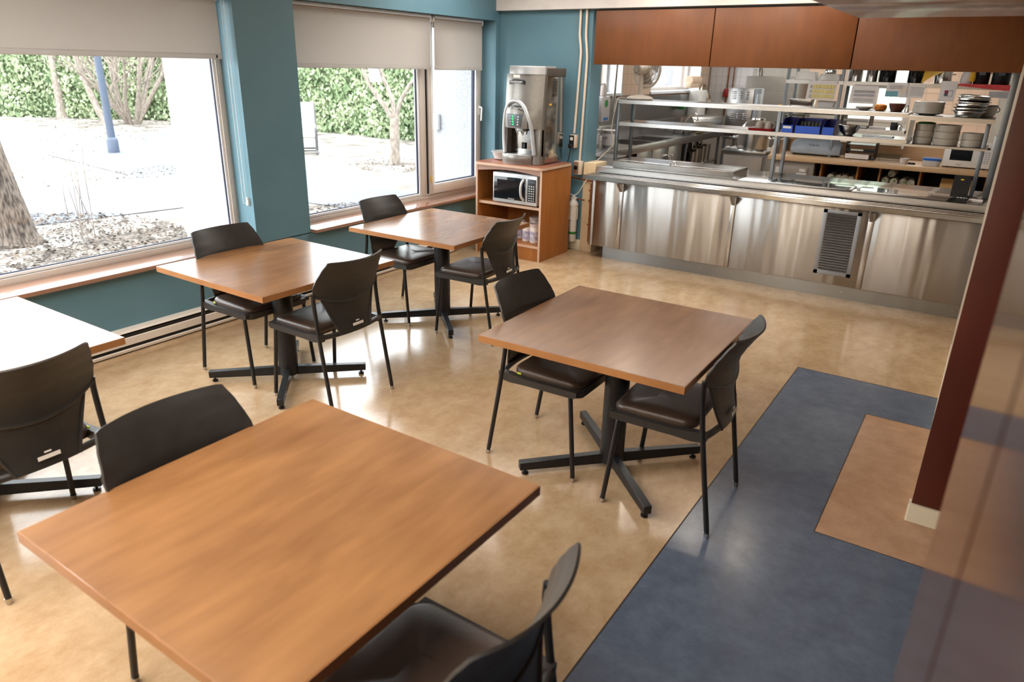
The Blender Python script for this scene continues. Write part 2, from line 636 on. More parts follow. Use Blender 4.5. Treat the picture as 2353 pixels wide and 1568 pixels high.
def rrect(x0, x1, y0, y1, r, n=5):
    pts = []
    for cx, cy, a in ((x1 - r, y1 - r, 0), (x0 + r, y1 - r, PI / 2), (x0 + r, y0 + r, PI), (x1 - r, y0 + r, 3 * PI / 2)):
        for i in range(n + 1):
            t = a + PI / 2 * i / n
            pts.append((cx + r * math.cos(t), cy + r * math.sin(t)))
    return pts

# ================================================================== SETTING
WX = -0.07          # window wall, room side
WY = 0.13           # back wall, room side
CZ = 2.75           # ceiling height


def rects(b, lst, z=0.0):
    for x0, x1, y0, y1 in lst:
        vs = [b.bm.verts.new(p) for p in ((x0, y0, z), (x1, y0, z), (x1, y1, z), (x0, y1, z))]
        b.bm.faces.new(vs)
    return b


fl = struct(rects(B(), [(-0.45, 3.79, -8.5, 0.13), (3.79, 6.6, -1.87, 0.13)]).done('floor', 'floor_tan', smooth=False),
            'polished tan linoleum floor with a mottled grain')
rects(B(), [(3.79, 4.29, -8.5, -1.87), (4.29, 6.6, -8.5, -3.76), (4.29, 6.6, -2.37, -1.87)]).done('blue_inlay', 'floor_blue', fl, False)['label'] = 'blue linoleum border laid in the tan floor'
rects(B(), [(4.29, 6.6, -3.76, -2.37)]).done('tan_inset', 'floor_inset', fl, False)['label'] = 'pinkish tan linoleum rectangle inside the blue border'
b = B()
for x0, x1, y0, y1 in ((3.787, 3.793, -8.5, -1.867), (3.787, 6.6, -1.873, -1.867), (4.288, 4.292, -3.762, -2.368), (4.288, 6.6, -2.372, -2.368), (4.288, 6.6, -3.762, -3.758)):
    b.box(x0, x1, y0, y1, -0.002, 0.0007)
b.done('seam_line', 'floor_seam', fl, False)
struct(rects(B(), [(-0.45, 6.6, 0.13, 7.3)], -0.001).done('floor_kitchen', 'kitchen_floor', smooth=False))
struct(B().box(-0.45, 6.6, -8.5, 7.3, CZ, CZ + 0.1).done('ceiling', 'ceiling_white', smooth=False))

# window wall: apron below the sills, pillars, head, all one plastered wall
b = B()
XO = -0.40
b.box(XO, WX, -8.5, 0.13, -0.2, 0.527)
b.box(XO, WX, -8.5, -7.6, 0.52, CZ)
b.box(XO, WX, -3.20, -2.66, 0.52, CZ)
b.box(XO, WX, 0.045, 0.13, 0.52, CZ)
b.box(XO, WX, -7.6, -3.20, 2.31, CZ)
b.box(XO, WX, -2.66, 0.045, 2.31, CZ)
wl = struct(b.done('wall_left', 'blue_paint', smooth=False), 'teal blue painted window wall with a pillar between the windows')
# stucco outside skin and the fins that frame the window bays
b = B()
b.box(-1.0, XO, -3.20, -2.66, -0.3, 3.2)
b.box(-1.0, XO, 0.045, 0.5, -0.3, 3.2)
b.box(-1.8, -0.46, 3.32, 3.9, -0.3, 3.2)
b.box(-1.8, -0.46, 6.55, 7.25, -0.3, 3.2)
b.box(-0.62, XO, -8.5, -3.2, 2.35, 3.2)
b.box(-0.62, XO, -2.66, 0.045, 2.35, 3.2)
b.box(-0.46, XO, -8.5, -3.2, -0.3, 0.52)
b.box(-0.46, XO, -2.66, 0.045, -0.3, 0.52)
struct(b.done('wall_exterior', 'stucco', smooth=False), 'white stucco outside wall fins seen through the windows')

# back wall beside the serving hatch
b = B()
b.box(WX, 1.03, WY, 0.36, 0, CZ)
struct(b.done('wall_back', 'blue_paint', smooth=False), 'teal blue painted back wall beside the serving hatch')
struct(B().box(1.03, 1.17, 0.10, 0.36, 0, 0.945, 0.004).done('wall_stub', 'cream_paint'), 'low cream painted wall stub at the end of the steel counter')
struct(B().box(WX, 6.6, 0.04, 0.42, 2.405, CZ).done('trim_1', 'white_paint', smooth=False), 'white bulkhead strip above the back wall')
struct(B().box(WX, 1.03, 0.118, 0.13, 0, 0.115, 0.003).done('baseboard_back', 'vinyl_base'))

# hanging wood valance over the hatch: three boards with dark joints
val = struct(B().box(1.10, 4.62, 0.10, 0.125, 1.91, 2.40).done('trim_2', 'black', smooth=False), 'brown wood valance boards above the serving hatch')
for x0, x1 in ((1.092, 2.262), (2.270, 3.448), (3.456, 4.628)):
    B().box(x0, x1, 0.062, 0.098, 1.902, 2.385, 0.004).done('board', 'valance_wood', val)

# right hand partition: cream plaster block, dark wood end panel, white base
struct(B().box(4.629, 4.90, -3.40, 0.36, 0, CZ).done('wall_right', 'side_paint', smooth=False))
struct(B().box(4.6185, 4.90, -3.42, -3.40, 0.085, CZ, 0.002).done('trim_3', 'dark_wood'), 'dark red brown wood panel on the end of the partition')
b = B()
b.prism([(4.608, -3.428), (4.614, -3.434), (4.90, -3.434), (4.90, -3.40), (4.6295, -3.40), (4.6295, -1.0), (4.6265, -1.0), (4.6265, -3.385), (4.608, -3.385)], 0, 0.088)
struct(b.done('baseboard_right', 'vinyl_base'))
# near partition beside the camera: two polished panels with a joint
nw = struct(B().box(4.652, 4.90, -8.5, -5.46, 0, 2.08).done('wall_near', 'gloss_wood', smooth=False), 'polished brown panelled partition end close to the camera')
B().box(4.645, 4.654, -6.055, -5.46, 0, 2.078).done('panel', 'gloss_wood', nw)
B().box(4.645, 4.654, -8.5, -6.075, 0, 2.078).done('panel', 'gloss_wood', nw)
# soffit over the opening
sf = struct(B().box(4.045, 6.6, -8.5, -3.43, 2.086, CZ).done('soffit', 'soffit_wood', smooth=False), 'polished brown wood soffit hanging at the top right')
for y0, y1 in ((-4.09, -3.42), (-5.3, -4.094), (-6.6, -5.304)):
    B().box(4.04, 6.6, y0, y1, 2.074, 2.087, 0.002).done('panel', 'soffit_wood', sf)
struct(B().box(4.045, 4.06, -8.5, -3.425, 2.08, CZ).done('soffit_face', 'soffit_wood', smooth=False))
# enclosing walls out of view
b = B()
b.box(-0.45, 1.66, -8.6, -8.5, 0, CZ)
b.box(1.88, 6.7, -8.6, -8.5, 0, CZ)
b.box(1.66, 1.88, -8.6, -8.5, 0, 0.25)
b.box(1.66, 1.88, -8.6, -8.5, 2.2, CZ)
struct(b.done('wall_rear', 'cream_paint', smooth=False))
struct(B().box(6.6, 6.7, -8.6, 7.3, 0, CZ).done('wall_corridor', 'cream_paint', smooth=False))

w6 = struct(bpy.data.objects.new('window_6', None), 'narrow upright window in the rear wall behind the camera'); C.objects.link(w6)
B().box(1.66, 1.88, -8.555, -8.549, 0.25, 2.2).done('pane', 'window_glass', w6, False)
# ------------------------------------------------------------------ windows
GX = -0.295


def frame_rect(b, y0, y1, z0, z1, w, x0, x1, wb=None):
    wb = wb or w
    b.box(x0, x1, y0, y0 + w, z0, z1, 0.003)
    b.box(x0, x1, y1 - w, y1, z0, z1, 0.003)
    b.box(x0, x1, y0 + w, y1 - w, z0, z0 + wb, 0.003)
    b.box(x0, x1, y0 + w, y1 - w, z1 - w, z1, 0.003)


w1 = struct(bpy.data.objects.new('window_1', None)); C.objects.link(w1)
w1['label'] = 'large fixed window on the left with an aluminium frame'
b = B(); frame_rect(b, -7.6, -3.20, 0.545, 2.33, 0.045, -0.33, -0.265, 0.05); b.done('window_frame', 'alu', w1)
b = B(); frame_rect(b, -7.555, -3.245, 0.60, 2.285, 0.018, -0.325, -0.28); b.done('glazing_bead', 'alu_light', w1)
b = B(); frame_rect(b, -7.537, -3.263, 0.618, 2.267, 0.006, -0.308, -0.29); b.done('gasket', 'gasket', w1)
B().box(GX - 0.003, GX + 0.003, -7.535, -3.265, 0.62, 2.265).done('pane', 'window_glass', w1, False)

w2 = struct(bpy.data.objects.new('window_2', None)); C.objects.link(w2)
w2['label'] = 'window beside the pillar with a fixed pane and a narrow casement'
b = B(); frame_rect(b, -2.66, 0.045, 0.545, 2.33, 0.035, -0.33, -0.265, 0.045)
b.box(-0.33, -0.265, -0.985, -0.90, 0.58, 2.3, 0.003)
b.done('window_frame', 'alu', w2)
b = B(); frame_rect(b, -2.625, -0.985, 0.595, 2.295, 0.022, -0.325, -0.275); b.done('glazing_bead', 'alu_light', w2)
b = B(); frame_rect(b, -2.603, -1.007, 0.617, 2.273, 0.008, -0.308, -0.288); b.done('gasket', 'gasket', w2)
B().box(GX - 0.003, GX + 0.003, -2.60, -1.01, 0.62, 2.27).done('pane', 'window_glass', w2, False)
cs = B(); frame_rect(cs, -0.885, 0.005, 0.60, 2.295, 0.058, -0.31, -0.24, 0.075)
cs = cs.done('casement_sash', 'alu', w2)
b = B(); frame_rect(b, -0.827, -0.053, 0.675, 2.237, 0.022, -0.308, -0.245); b.done('glazing_bead', 'alu_light', cs)
b = B(); frame_rect(b, -0.805, -0.075, 0.697, 2.215, 0.008, -0.302, -0.265); b.done('gasket', 'gasket', cs)
B().box(-0.285, -0.279, -0.80, -0.08, 0.70, 2.21).done('pane', 'window_glass', cs, False)
b = B()
b.box(-0.24, -0.23, -0.040, -0.015, 1.36, 1.46, 0.003)
b.tube([(-0.23, -0.028, 1.44), (-0.205, -0.028, 1.44), (-0.20, -0.028, 1.43), (-0.205, -0.03, 1.30)], 0.010, 8)
b.done('window_handle', 'plastic_white', cs)
B().box(-0.24, -0.232, -0.872, -0.852, 0.72, 0.79, 0.002).done('latch_plate', 'yellow_sticker', cs)
B().box(-0.265, -0.255, -0.902, -0.888, 0.60, 2.28).done('weather_strip', 'black', w2, False)
# sills
for nm, y0, y1, par in (('window_sill', -7.6, -3.2, w1), ('window_sill', -2.66, 0.045, w2)):
    s = B().box(-0.34, -0.002, y0, y1, 0.527, 0.556, 0.006, 3).done(nm, 'sill_wood', par)

# ------------------------------------------------------------------ roller blinds


def blind(label, y0, y1, zb, x=-0.16, box=True):
    t = thing('roller_blind', label, 'blind', (x, (y0 + y1) / 2, zb))
    h = (y1 - y0) / 2
    H = 2.285 - zb
    B().box(-0.0008, 0.0008, -h, h, 0.02, H).done('fabric', 'blind_fabric', t, False)
    B().box(-0.006, 0.006, -h, h, -0.012, 0.022, 0.004).done('hem_bar', 'blind_fabric', t)
    B().cyl((-0.022, -h, H - 0.01), (-0.022, h, H - 0.01), 0.024).done('roller_tube', 'blind_bar', t)
    if box:
        b = B(); b.prism([(-0.055, H - 0.04), (-0.055, H + 0.022), (0.012, H + 0.022), (0.02, H - 0.005), (0.014, H - 0.005), (0.008, H + 0.014), (-0.048, H + 0.014), (-0.048, H - 0.04)], -h, h, 'y')
        o = b.done('cassette', 'alu_light', t)
    B().cyl((-0.022, -h - 0.012, H - 0.01), (-0.022, -h, H - 0.01), 0.03, seg=16).done('end_bracket', 'plastic_white', t)
    B().cyl((-0.022, h, H - 0.01), (-0.022, h + 0.012, H - 0.01), 0.03, seg=16).done('end_bracket', 'plastic_white', t)
    return t


bl1 = blind('beige roller blind lowered over the top of the big left window', -7.55, -3.262, 1.885)
B().box(0.002, 0.009, 2.094, 2.106, -0.006, 0.014, 0.002).done('clip', 'black', bl1)
blind('wide beige roller blind over the fixed pane beside the pillar', -2.60, -0.935, 1.835)
blind('narrow pale roller blind over the casement window', -0.875, -0.085, 1.83)


def chain(label, x, y, z0, z1, cleat):
    t = thing('blind_chain', label, 'chain', (x, y, z0))
    b = B()
    pts = [(0, -0.013, z1 - z0)] + [(0, -0.013, 0.03)] + [(0, -0.013 * math.cos(a), 0.02 - 0.013 * math.sin(a)) for a in [PI * k / 6 for k in range(1, 6)]] + [(0, 0.013, 0.03), (0, 0.013, z1 - z0)]
    b.tube(pts, 0.0022, 6)
    b.done('bead_chain', 'plastic_white', t)
    if cleat:
        b = B(); b.prism([(-0.012, -0.005), (0.012, -0.005), (0.016, 0.03), (0.006, 0.055), (-0.010, 0.055)], 0.018, 0.034, 'y')
        b.done('cleat', 'plastic_white', t)
    return t


chain('white bead chain with a cleat on the lit reveal beside the pillar', -0.125, -3.234, 0.83, 2.26, True)
chain('thin bead chain hanging in front of the window mullion', -0.17, -0.905, 0.70, 2.24, False)

# ------------------------------------------------------------------ baseboard heater under the windows
ht = thing('baseboard_heater', 'long low white electric baseboard heater under the windows', 'heater', (WX, -4, 0))
secs = [-7.6, -5.2, -3.42, -2.42, -0.70]
B().box(0, 0.012, secs[0] + 4, secs[-1] + 4, 0.012, 0.15).done('back_plate', 'heater_white', ht)
B().box(0.012, 0.050, secs[0] + 4, secs[-1] + 4, 0.03, 0.128).done('core', 'slot_dark', ht, False)
for a, c in zip(secs, secs[1:]):
    y0, y1 = a + 4 + 0.002, c + 4 - 0.002
    b = B(); b.prism([(0.0, 0.160), (0.0, 0.146), (0.052, 0.138), (0.060, 0.141), (0.05, 0.152)], y0, y1, 'y'); 
    b2 = B(); b2.prism([(0.058, 0.056), (0.066, 0.056), (0.068, 0.106), (0.060, 0.110), (0.056, 0.106)], y0, y1, 'y')
    b3 = B(); b3.prism([(0.0, 0.010), (0.066, 0.010), (0.070, 0.028), (0.064, 0.032), (0.0, 0.018)], y0, y1, 'y')
    b.done('hood', 'heater_white', ht, True, 20)
    b2.done('front_cover', 'heater_white', ht, True, 20)
    b3.done('bottom_lip', 'heater_white', ht, True, 20)

# ------------------------------------------------------------------ kitchen shell
KL = -0.10
b = B()
b.box(-0.45, KL, 0.36, 7.05, 0, 1.50)
b.box(-0.45, KL, 0.36, 1.6, 1.50, CZ)
b.box(-0.45, KL, 3.27, 4.30, 1.50, CZ)
b.box(-0.45, KL, 6.50, 7.05, 1.50, CZ)
b.box(-0.45, KL, 1.6, 3.27, 2.5, CZ)
b.box(-0.45, KL, 4.3, 6.5, 2.5, CZ)
kwl = struct(b.done('wall_kitchen_left', 'grout', smooth=False), 'tiled kitchen wall with two windows')
b = B()
b.box(-0.45, 2.25, 7.05, 7.25, 0, CZ)
b.box(3.25, 6.6, 7.05, 7.25, 0, CZ)
b.box(2.25, 3.25, 7.05, 7.25, 0, 1.12)
b.box(2.25, 3.25, 7.05, 7.25, 2.2, CZ)
kwb = struct(b.done('wall_kitchen_back', 'kitchen_wall', smooth=False), 'far kitchen wall with a small window')
struct(B().box(4.9, 6.6, 0.36, 0.46, 0, CZ).done('wall_kitchen_front', 'kitchen_wall', smooth=False))
kwr = struct(B().box(5.3, 5.4, 0.46, 7.05, 0, CZ).done('wall_kitchen_right', 'kitchen_wall', smooth=False))
# wall tiles: real pieces with recessed joints
tl = B().box(-0.006, 0.0, 0.002, 0.148, 0.002, 0.148).mesh('tile_mesh', 'tile_beige', False)
for y0, n, z0, nz in ((3.29, 7, 1.50, 5), (6.51, 4, 1.50, 5)):
    for i in range(n):
        if y0 + 0.15 * (i + 1) > 7.06:
            continue
        for k in range(nz):
            inst('tile', tl, kwl, (KL + 0.006, y0 + 0.15 * i, z0 + 0.15 * k))
tb = B().box(0.002, 0.108, -0.006, 0.0, 0.002, 0.148).mesh('tile_mesh', 'tile_white', False)
for i in range(7):
    for k in range(6):
        inst('tile', tb, kwb, (-0.09 + 0.11 * i, 7.05, 1.32 + 0.15 * k))
tb2 = B().box(0.002, 0.198, -0.006, 0.0, 0.002, 0.148).mesh('tile_mesh', 'tile_beige', False)
for i in range(6):
    for k in range(8):
        inst('tile', tb2, kwb, (3.27 + 0.2 * i, 7.05, 1.0 + 0.15 * k))
for i in range(3):
    for k in range(6):
        inst('tile', tb2, kwb, (1.64 + 0.2 * i, 7.05, 1.32 + 0.15 * k))


def kwin(name, label, y0, y1, z0, z1):
    w = struct(bpy.data.objects.new(name, None), label); C.objects.link(w)
    b = B(); frame_rect(b, y0, y1, z0, z1, 0.05, -0.37, -0.31); b.done('window_frame', 'alu', w)
    B().box(-0.345, -0.339, y0 + 0.05, y1 - 0.05, z0 + 0.05, z1 - 0.05).done('pane', 'window_glass', w, False)
    b = B()
    b.box(-0.31, KL + 0.012, y0 - 0.02, y0, z0 - 0.03, z1); b.box(-0.31, KL + 0.012, y1, y1 + 0.02, z0 - 0.03, z1)
    b.done('reveal', 'alu_light', w, False)
    B().box(-0.31, KL + 0.03, y0 - 0.02, y1 + 0.02, z0 - 0.04, z0, 0.004).done('window_sill', 'alu_light', w)


kwin('window_3', 'first kitchen window above the sink', 1.62, 3.25, 1.54, 2.48)
kwin('window_4', 'second kitchen window further back', 4.32, 6.48, 1.54, 2.48)
w5 = struct(bpy.data.objects.new('window_5', None), 'small window in the far kitchen wall with greenery behind'); C.objects.link(w5)
b = B()
for x0, x1, z0, z1 in ((2.25, 2.30, 1.12, 2.2), (3.20, 3.25, 1.12, 2.2), (2.3, 3.2, 1.12, 1.17), (2.3, 3.2, 2.15, 2.2), (2.72, 2.78, 1.17, 2.15)):
    b.box(x0, x1, 7.04, 7.12, z0, z1, 0.003)
b.done('window_frame', 'alu', w5)
B().box(2.3, 3.2, 7.085, 7.091, 1.17, 2.15).done('pane', 'window_glass', w5, False)

# ------------------------------------------------------------------ ceiling lights and added fill panels


def area(name, loc, sx, sy, watts, parent, col=(1, 0.965, 0.92)):
    l = bpy.data.lights.new(name, 'AREA')
    l.shape = 'RECTANGLE'
    l.size, l.size_y = sx, sy
    l.energy = watts
    l.color = col
    o = bpy.data.objects.new(name, l)
    C.objects.link(o)
    o.parent = parent
    o.location = loc
    return o


def troffer(x, y, label, w, sx=0.6, sy=1.2, group=None, col=(1, 0.965, 0.92)):
    t = thing('ceiling_light', label, 'ceiling light', (x, y, CZ), 0, group)
    b = B()
    for x0, x1, y0, y1 in ((-sx / 2, sx / 2, -sy / 2, -sy / 2 + 0.03), (-sx / 2, sx / 2, sy / 2 - 0.03, sy / 2), (-sx / 2, -sx / 2 + 0.03, -sy / 2 + 0.03, sy / 2 - 0.03), (sx / 2 - 0.03, sx / 2, -sy / 2 + 0.03, sy / 2 - 0.03)):
        b.box(x0, x1, y0, y1, -0.02, 0)
    b.done('frame', 'light_trim', t, False)
    B().box(-sx / 2 + 0.03, sx / 2 - 0.03, -sy / 2 + 0.03, sy / 2 - 0.03, -0.012, -0.004).done('diffuser', 'light_lens', t, False)
    area('tube_light', (0, 0, -0.03), sx - 0.08, sy - 0.08, w, t, col)
    return t


def downlight(x, y, label, w):
    t = thing('ceiling_light', label, 'ceiling light', (x, y, CZ), 0, 'round downlights above the serving counter')
    B().lathe([(0.085, -0.006), (0.095, 0.0), (0.075, 0.0), (0.075, -0.006)], seg=24, cap0=False, cap1=False).done('trim_ring', 'light_trim', t)
    l = bpy.data.lights.new('lamp', 'AREA')
    l.shape = 'DISK'; l.size = 0.14; l.energy = w; l.color = (1, 0.86, 0.7)
    o = bpy.data.objects.new('lamp', l); C.objects.link(o); o.parent = t; o.location = (0, 0, -0.012)
    return t


g = 'added fill light panels in the dining room ceiling'  # unseen panels added as room fill, set where tabletops don't mirror them
for x in (0.75, 2.1, 3.4):
    for y in (-7.7, -6.1):
        if x > -1:
            troffer(x, y, 'added wide fill light panel over the dining tables', FILL_W, 1.2, 1.4, group=g)
for x in (0.8, 2.3):  # more unseen fill panels, added to lift the far half of the room
    troffer(x, -1.1, 'added wide fill light panel just before the serving counter', FILL_W * 0.6, 1.4, 1.3, group='added fill light panels along the serving counter')
for x in (1.86, 2.77, 3.27):
    downlight(x, -0.30, 'small round downlight in the ceiling above the serving counter', DOWN_W)
for x, y in ((1.5, 1.05), (3.4, 1.05), (1.5, 5.2), (3.5, 5.2)):
    troffer(x, y, 'ceiling troffer light over the kitchen', KITCH_W * (0.45 if y < 2 else 1.3), 1.2, 1.2, group='troffer lights in the kitchen ceiling')

# ================================================================== TABLES
TS = 0.96
TH = 0.745


def make_table():
    t = thing('dining_table', '', 'table')
    h = TS / 2
    top = B().box(-h, h, -h, h, TH - 0.032, TH, 0.0015, 1).done('tabletop', 'table_wood', t)
    b = B()
    for x0, x1, y0, y1 in ((-h - 0.002, h + 0.002, -h - 0.002, -h), (-h - 0.002, h + 0.002, h, h + 0.002), (-h - 0.002, -h, -h, h), (h, h + 0.002, -h, h)):
        b.box(x0, x1, y0, y1, TH - 0.032, TH - 0.0008)
    b.done('edge_band', 'table_edge', top, False)
    B().lathe([(0.056, 0.03), (0.060, 0.034), (0.060, TH - 0.045), (0.056, TH - 0.04)], seg=28).done('column', 'base_metal', t)
    B().box(-0.16, 0.16, -0.16, 0.16, TH - 0.042, TH - 0.032).done('mounting_plate', 'base_metal', t, False)
    for k in range(4):
        a = PI / 4 + k * PI / 2
        m = Matrix.Rotation(a, 4, 'Z')
        b = B()
        b.prism([(0.045, 0.026), (0.475, 0.030), (0.475, 0.072), (0.045, 0.082)], -0.019, 0.019, 'y')
        bmesh.ops.bevel(b.bm, geom=b.bm.edges[:], offset=0.002, segments=1, affect='EDGES')
        b.bm.transform(m)
        arm = b.done('base_arm', 'base_metal', t)
        b = B(); b.lathe([(0.006, 0.03), (0.006, 0.014), (0.017, 0.012), (0.017, 0.003), (0.013, 0.0)], (0.445, 0, 0), 14)
        b.bm.transform(m)
        b.done('glide', 'black', arm)
    return t


table0 = make_table()
TABS = [
    (3.219, -5.632, -0.6, 'brown laminate square table in the foreground, closest to the camera'),
    (1.170, -3.998, -1.1, 'square wood table in front of the blue pillar, second from the back by the windows'),
    (1.236, -2.533, 0.85, 'square wood table nearest the microwave cabinet'),
    (3.314, -3.778, 0.62, 'square wood table standing alone beside the blue floor border'),
    (1.151, -5.683, 0.0, 'square wood table cut off at the left edge, its top washed white by window glare'),
]
for i, (x, y, a, lab) in enumerate(TABS):
    t = table0 if i == 0 else copy_tree(table0)
    t.location = (x, y, 0)
    t.rotation_euler = (0, 0, R(a))
    t['label'] = lab
    t['group'] = 'square pedestal dining tables'

# ================================================================== CHAIRS  (faces +x, rear feet at x = 0)


def smooth_pts(pts, n=6):
    """catmull-rom through points"""
    P = [Vector(p) for p in pts]
    P = [P[0] * 2 - P[1]] + P + [P[-1] * 2 - P[-2]]
    out = []
    for i in range(1, len(P) - 2):
        for k in range(n):
            t = k / n
            a, b_, c, d = P[i - 1], P[i], P[i + 1], P[i + 2]
            out.append(0.5 * ((2 * b_) + (c - a) * t + (2 * a - 5 * b_ + 4 * c - d) * t * t + (3 * b_ - a - 3 * c + d) * t ** 3))
    out.append(P[-2])
    return out


def lerp_tab(tab, z):
    if z <= tab[0][0]:
        return tab[0][1]
    for (a, u), (b_, v) in zip(tab, tab[1:]):
        if z <= b_:
            t = (z - a) / (b_ - a)
            t = t * t * (3 - 2 * t) * 0.4 + t * 0.6
            return u + (v - u) * t
    return tab[-1][1]


XE = [(0.44, 0.072), (0.60, 0.090), (0.69, 0.095), (0.74, 0.087), (0.79, 0.064), (0.84, 0.034), (0.89, 0.0)]
HW = [(0.62, 0.232), (0.70, 0.240), (0.76, 0.243), (0.83, 0.226), (0.89, 0.204)]
BULGE = 0.058


def make_chair():
    t = thing('dining_chair', '', 'chair')
    for sy in (-1, 1):
        # front leg
        b = B(); b.tube([(0.492, sy * 0.235, 0.02), (0.448, sy * 0.222, 0.452)], 0.0115, 10)
        lg = b.done('leg', 'chair_tube', t)
        b = B(); b.cyl((0.494, sy * 0.2355, 0.0), (0.4915, sy * 0.235, 0.024), 0.0105, 0.0135, 12); b.done('glide', 'glide', lg)
        # rear leg runs on up as the back upright
        b = B(); b.tube(smooth_pts([(0.002, sy * 0.241, 0.02), (0.070, sy * 0.237, 0.44), (0.094, sy * 0.236, 0.64), (0.094, sy * 0.237, 0.71)], 4), 0.0115, 10)
        lg = b.done('leg', 'chair_tube', t)
        b = B(); b.cyl((0.0, sy * 0.2412, 0.0), (0.003, sy * 0.241, 0.024), 0.0105, 0.0135, 12); b.done('glide', 'glide', lg)
    # moulded seat pan: side rails, front lip, deck with an opening at the back
    b = B()
    for sy in (-1, 1):
        b.prism([(0.058, 0.478), (0.060, 0.440), (0.12, 0.432), (0.20, 0.436), (0.47, 0.438), (0.488, 0.446), (0.488, 0.472), (0.20, 0.468), (0.11, 0.478)], sy * 0.206, sy * 0.240, 'y')
    o = rrect(0.14, 0.500, -0.225, 0.225, 0.05, 5)
    b.loft([[(x, y, 0.446) for x, y in o], [(x, y, 0.468) for x, y in o]])
    o = rrect(0.42, 0.502, -0.222, 0.222, 0.038, 5)
    b.loft([[(x, y, 0.436) for x, y in o], [(x, y, 0.470) for x, y in o]])
    pan = b.done('seat_pan', 'chair_plastic', t)
    # curved rear cross rail
    b = B(); b.tube([(0.072 - 0.038 * (1 - (2 * k / 14 - 1) ** 2), 0.236 * (2 * k / 14 - 1), 0.462) for k in range(15)], 0.0145, 10)
    b.done('rear_rail', 'chair_plastic', t)
    # upholstered pad
    base = rrect(0.115, 0.490, -0.212, 0.212, 0.060, 6)
    cx, cy = 0.30, 0.0
    rings = []
    for sc_, z in ((0.985, 0.466), (1.0, 0.474), (1.0, 0.486), (0.985, 0.496), (0.955, 0.503), (0.90, 0.507), (0.6, 0.5085), (0.25, 0.508)):
        rings.append([(cx + (x - cx) * sc_, cy + (y - cy) * sc_, z - 0.010 * max(0, (x - 0.40) / 0.09) ** 2 * (1 if z > 0.48 else 0.3)) for x, y in base])
    pad = B().loft(rings).done('seat_pad', 'chair_pad', t)
    B().box(0.15, 0.172, -0.216, -0.2105, 0.476, 0.484).done('tag', 'tag_lime', pad, False)

    # upper backrest shell
    def up_f(u, v):
        uu = 2 * u - 1
        zb = 0.700 - 0.058 * (1 - uu * uu)
        zt = 0.884 + 0.006 * uu * uu - 0.004 * abs(uu) ** 30
        z = zb + (zt - zb) * v
        w = lerp_tab(HW, z)
        return (lerp_tab(XE, z) - BULGE * (1 - uu * uu), uu * w, z)
    bk = B().sheet(up_f, 28, 12, 0.008).done('backrest', 'chair_plastic', t)
    # raised lip where the shell meets the lower panel
    b = B(); b.tube([Vector(up_f(k / 24, 0)) + Vector((-0.001, 0, -0.003)) for k in range(25)], 0.0085, 8)
    b.done('lip', 'chair_plastic', bk)

    # lower trapezoid panel down to the rear rail
    def lo_f(u, v):
        uu = 2 * u - 1
        q = 0.82 * uu
        zt = 0.700 - 0.058 * (1 - q * q) - 0.004
        z = 0.455 + (zt - 0.455) * v
        w = 0.112 + (0.82 * 0.238 - 0.112) * v
        xt = lerp_tab(XE, zt) - BULGE * (1 - q * q) + 0.006
        y = uu * w
        xb = 0.072 - 0.040 * (1 - (y / 0.236) ** 2) - 0.012
        return (xb + (xt - xb) * v + 0.006 * math.sin(PI * v), y, z)
    lp = B().sheet(lo_f, 12, 8, 0.008).done('back_panel', 'chair_plastic', t)
    # strut either side folding in to the panel
    for sy in (-1, 1):
        a = Vector(lo_f(0.5 + sy * 0.5, 0.96)); c = Vector(lo_f(0.5 + sy * 0.5, 0.0))
        b = B(); b.tube([a, (a + c) / 2 + Vector((0.004, 0, 0)), c], 0.0065, 8)
        b.done('panel_edge', 'chair_plastic', lp)
    m = Matrix.Translation((0.0155, 0.0, 0.500)) @ Matrix.Rotation(R(8), 4, 'Y')
    b = B(); b.xbox((0.0022, 0.078, 0.015), m @ Matrix.Translation((-0.006, 0, 0)))
    b.done('sticker', 'label_white', lp, False)
    b = B(); b.xbox((0.0022, 0.024, 0.006), m @ Matrix.Translation((-0.004, 0, 0.018)))
    b.done('maker_mark', 'label_white', lp, False)
    return t


chair0 = make_chair()
CH = [
    (0.640, -3.995, 0.0, 'black chair at the second window table with its back to the big window'),
    (1.812, -3.990, 180.0, 'black chair at the second window table with its back and label facing the room'),
    (0.650, -2.590, 0.0, 'black chair under the fixed pane with its back against the window sill'),
    (1.880, -2.555, 184.0, 'black chair in front of the microwave cabinet with its back to the room'),
    (2.735, -3.795, 0.5, 'black chair on the window side of the table beside the blue border'),
    (3.906, -3.838, 182.5, 'black chair straddling the edge of the blue floor border'),
    (2.655, -5.640, 0.0, 'black chair tucked under the foreground table, only its backrest showing'),
    (4.010, -5.700, 180.0, 'black chair cut off at the bottom edge beside the foreground table'),
    (1.945, -5.700, 180.0, 'black chair at the left edge of the picture with its label showing'),
]
for i, (x, y, a, lab) in enumerate(CH):
    c = chair0 if i == 0 else copy_tree(chair0)
    c.location = (x, y, 0)
    c.rotation_euler = (0, 0, R(a))
    c['label'] = lab
    c['group'] = 'black stacking dining chairs'

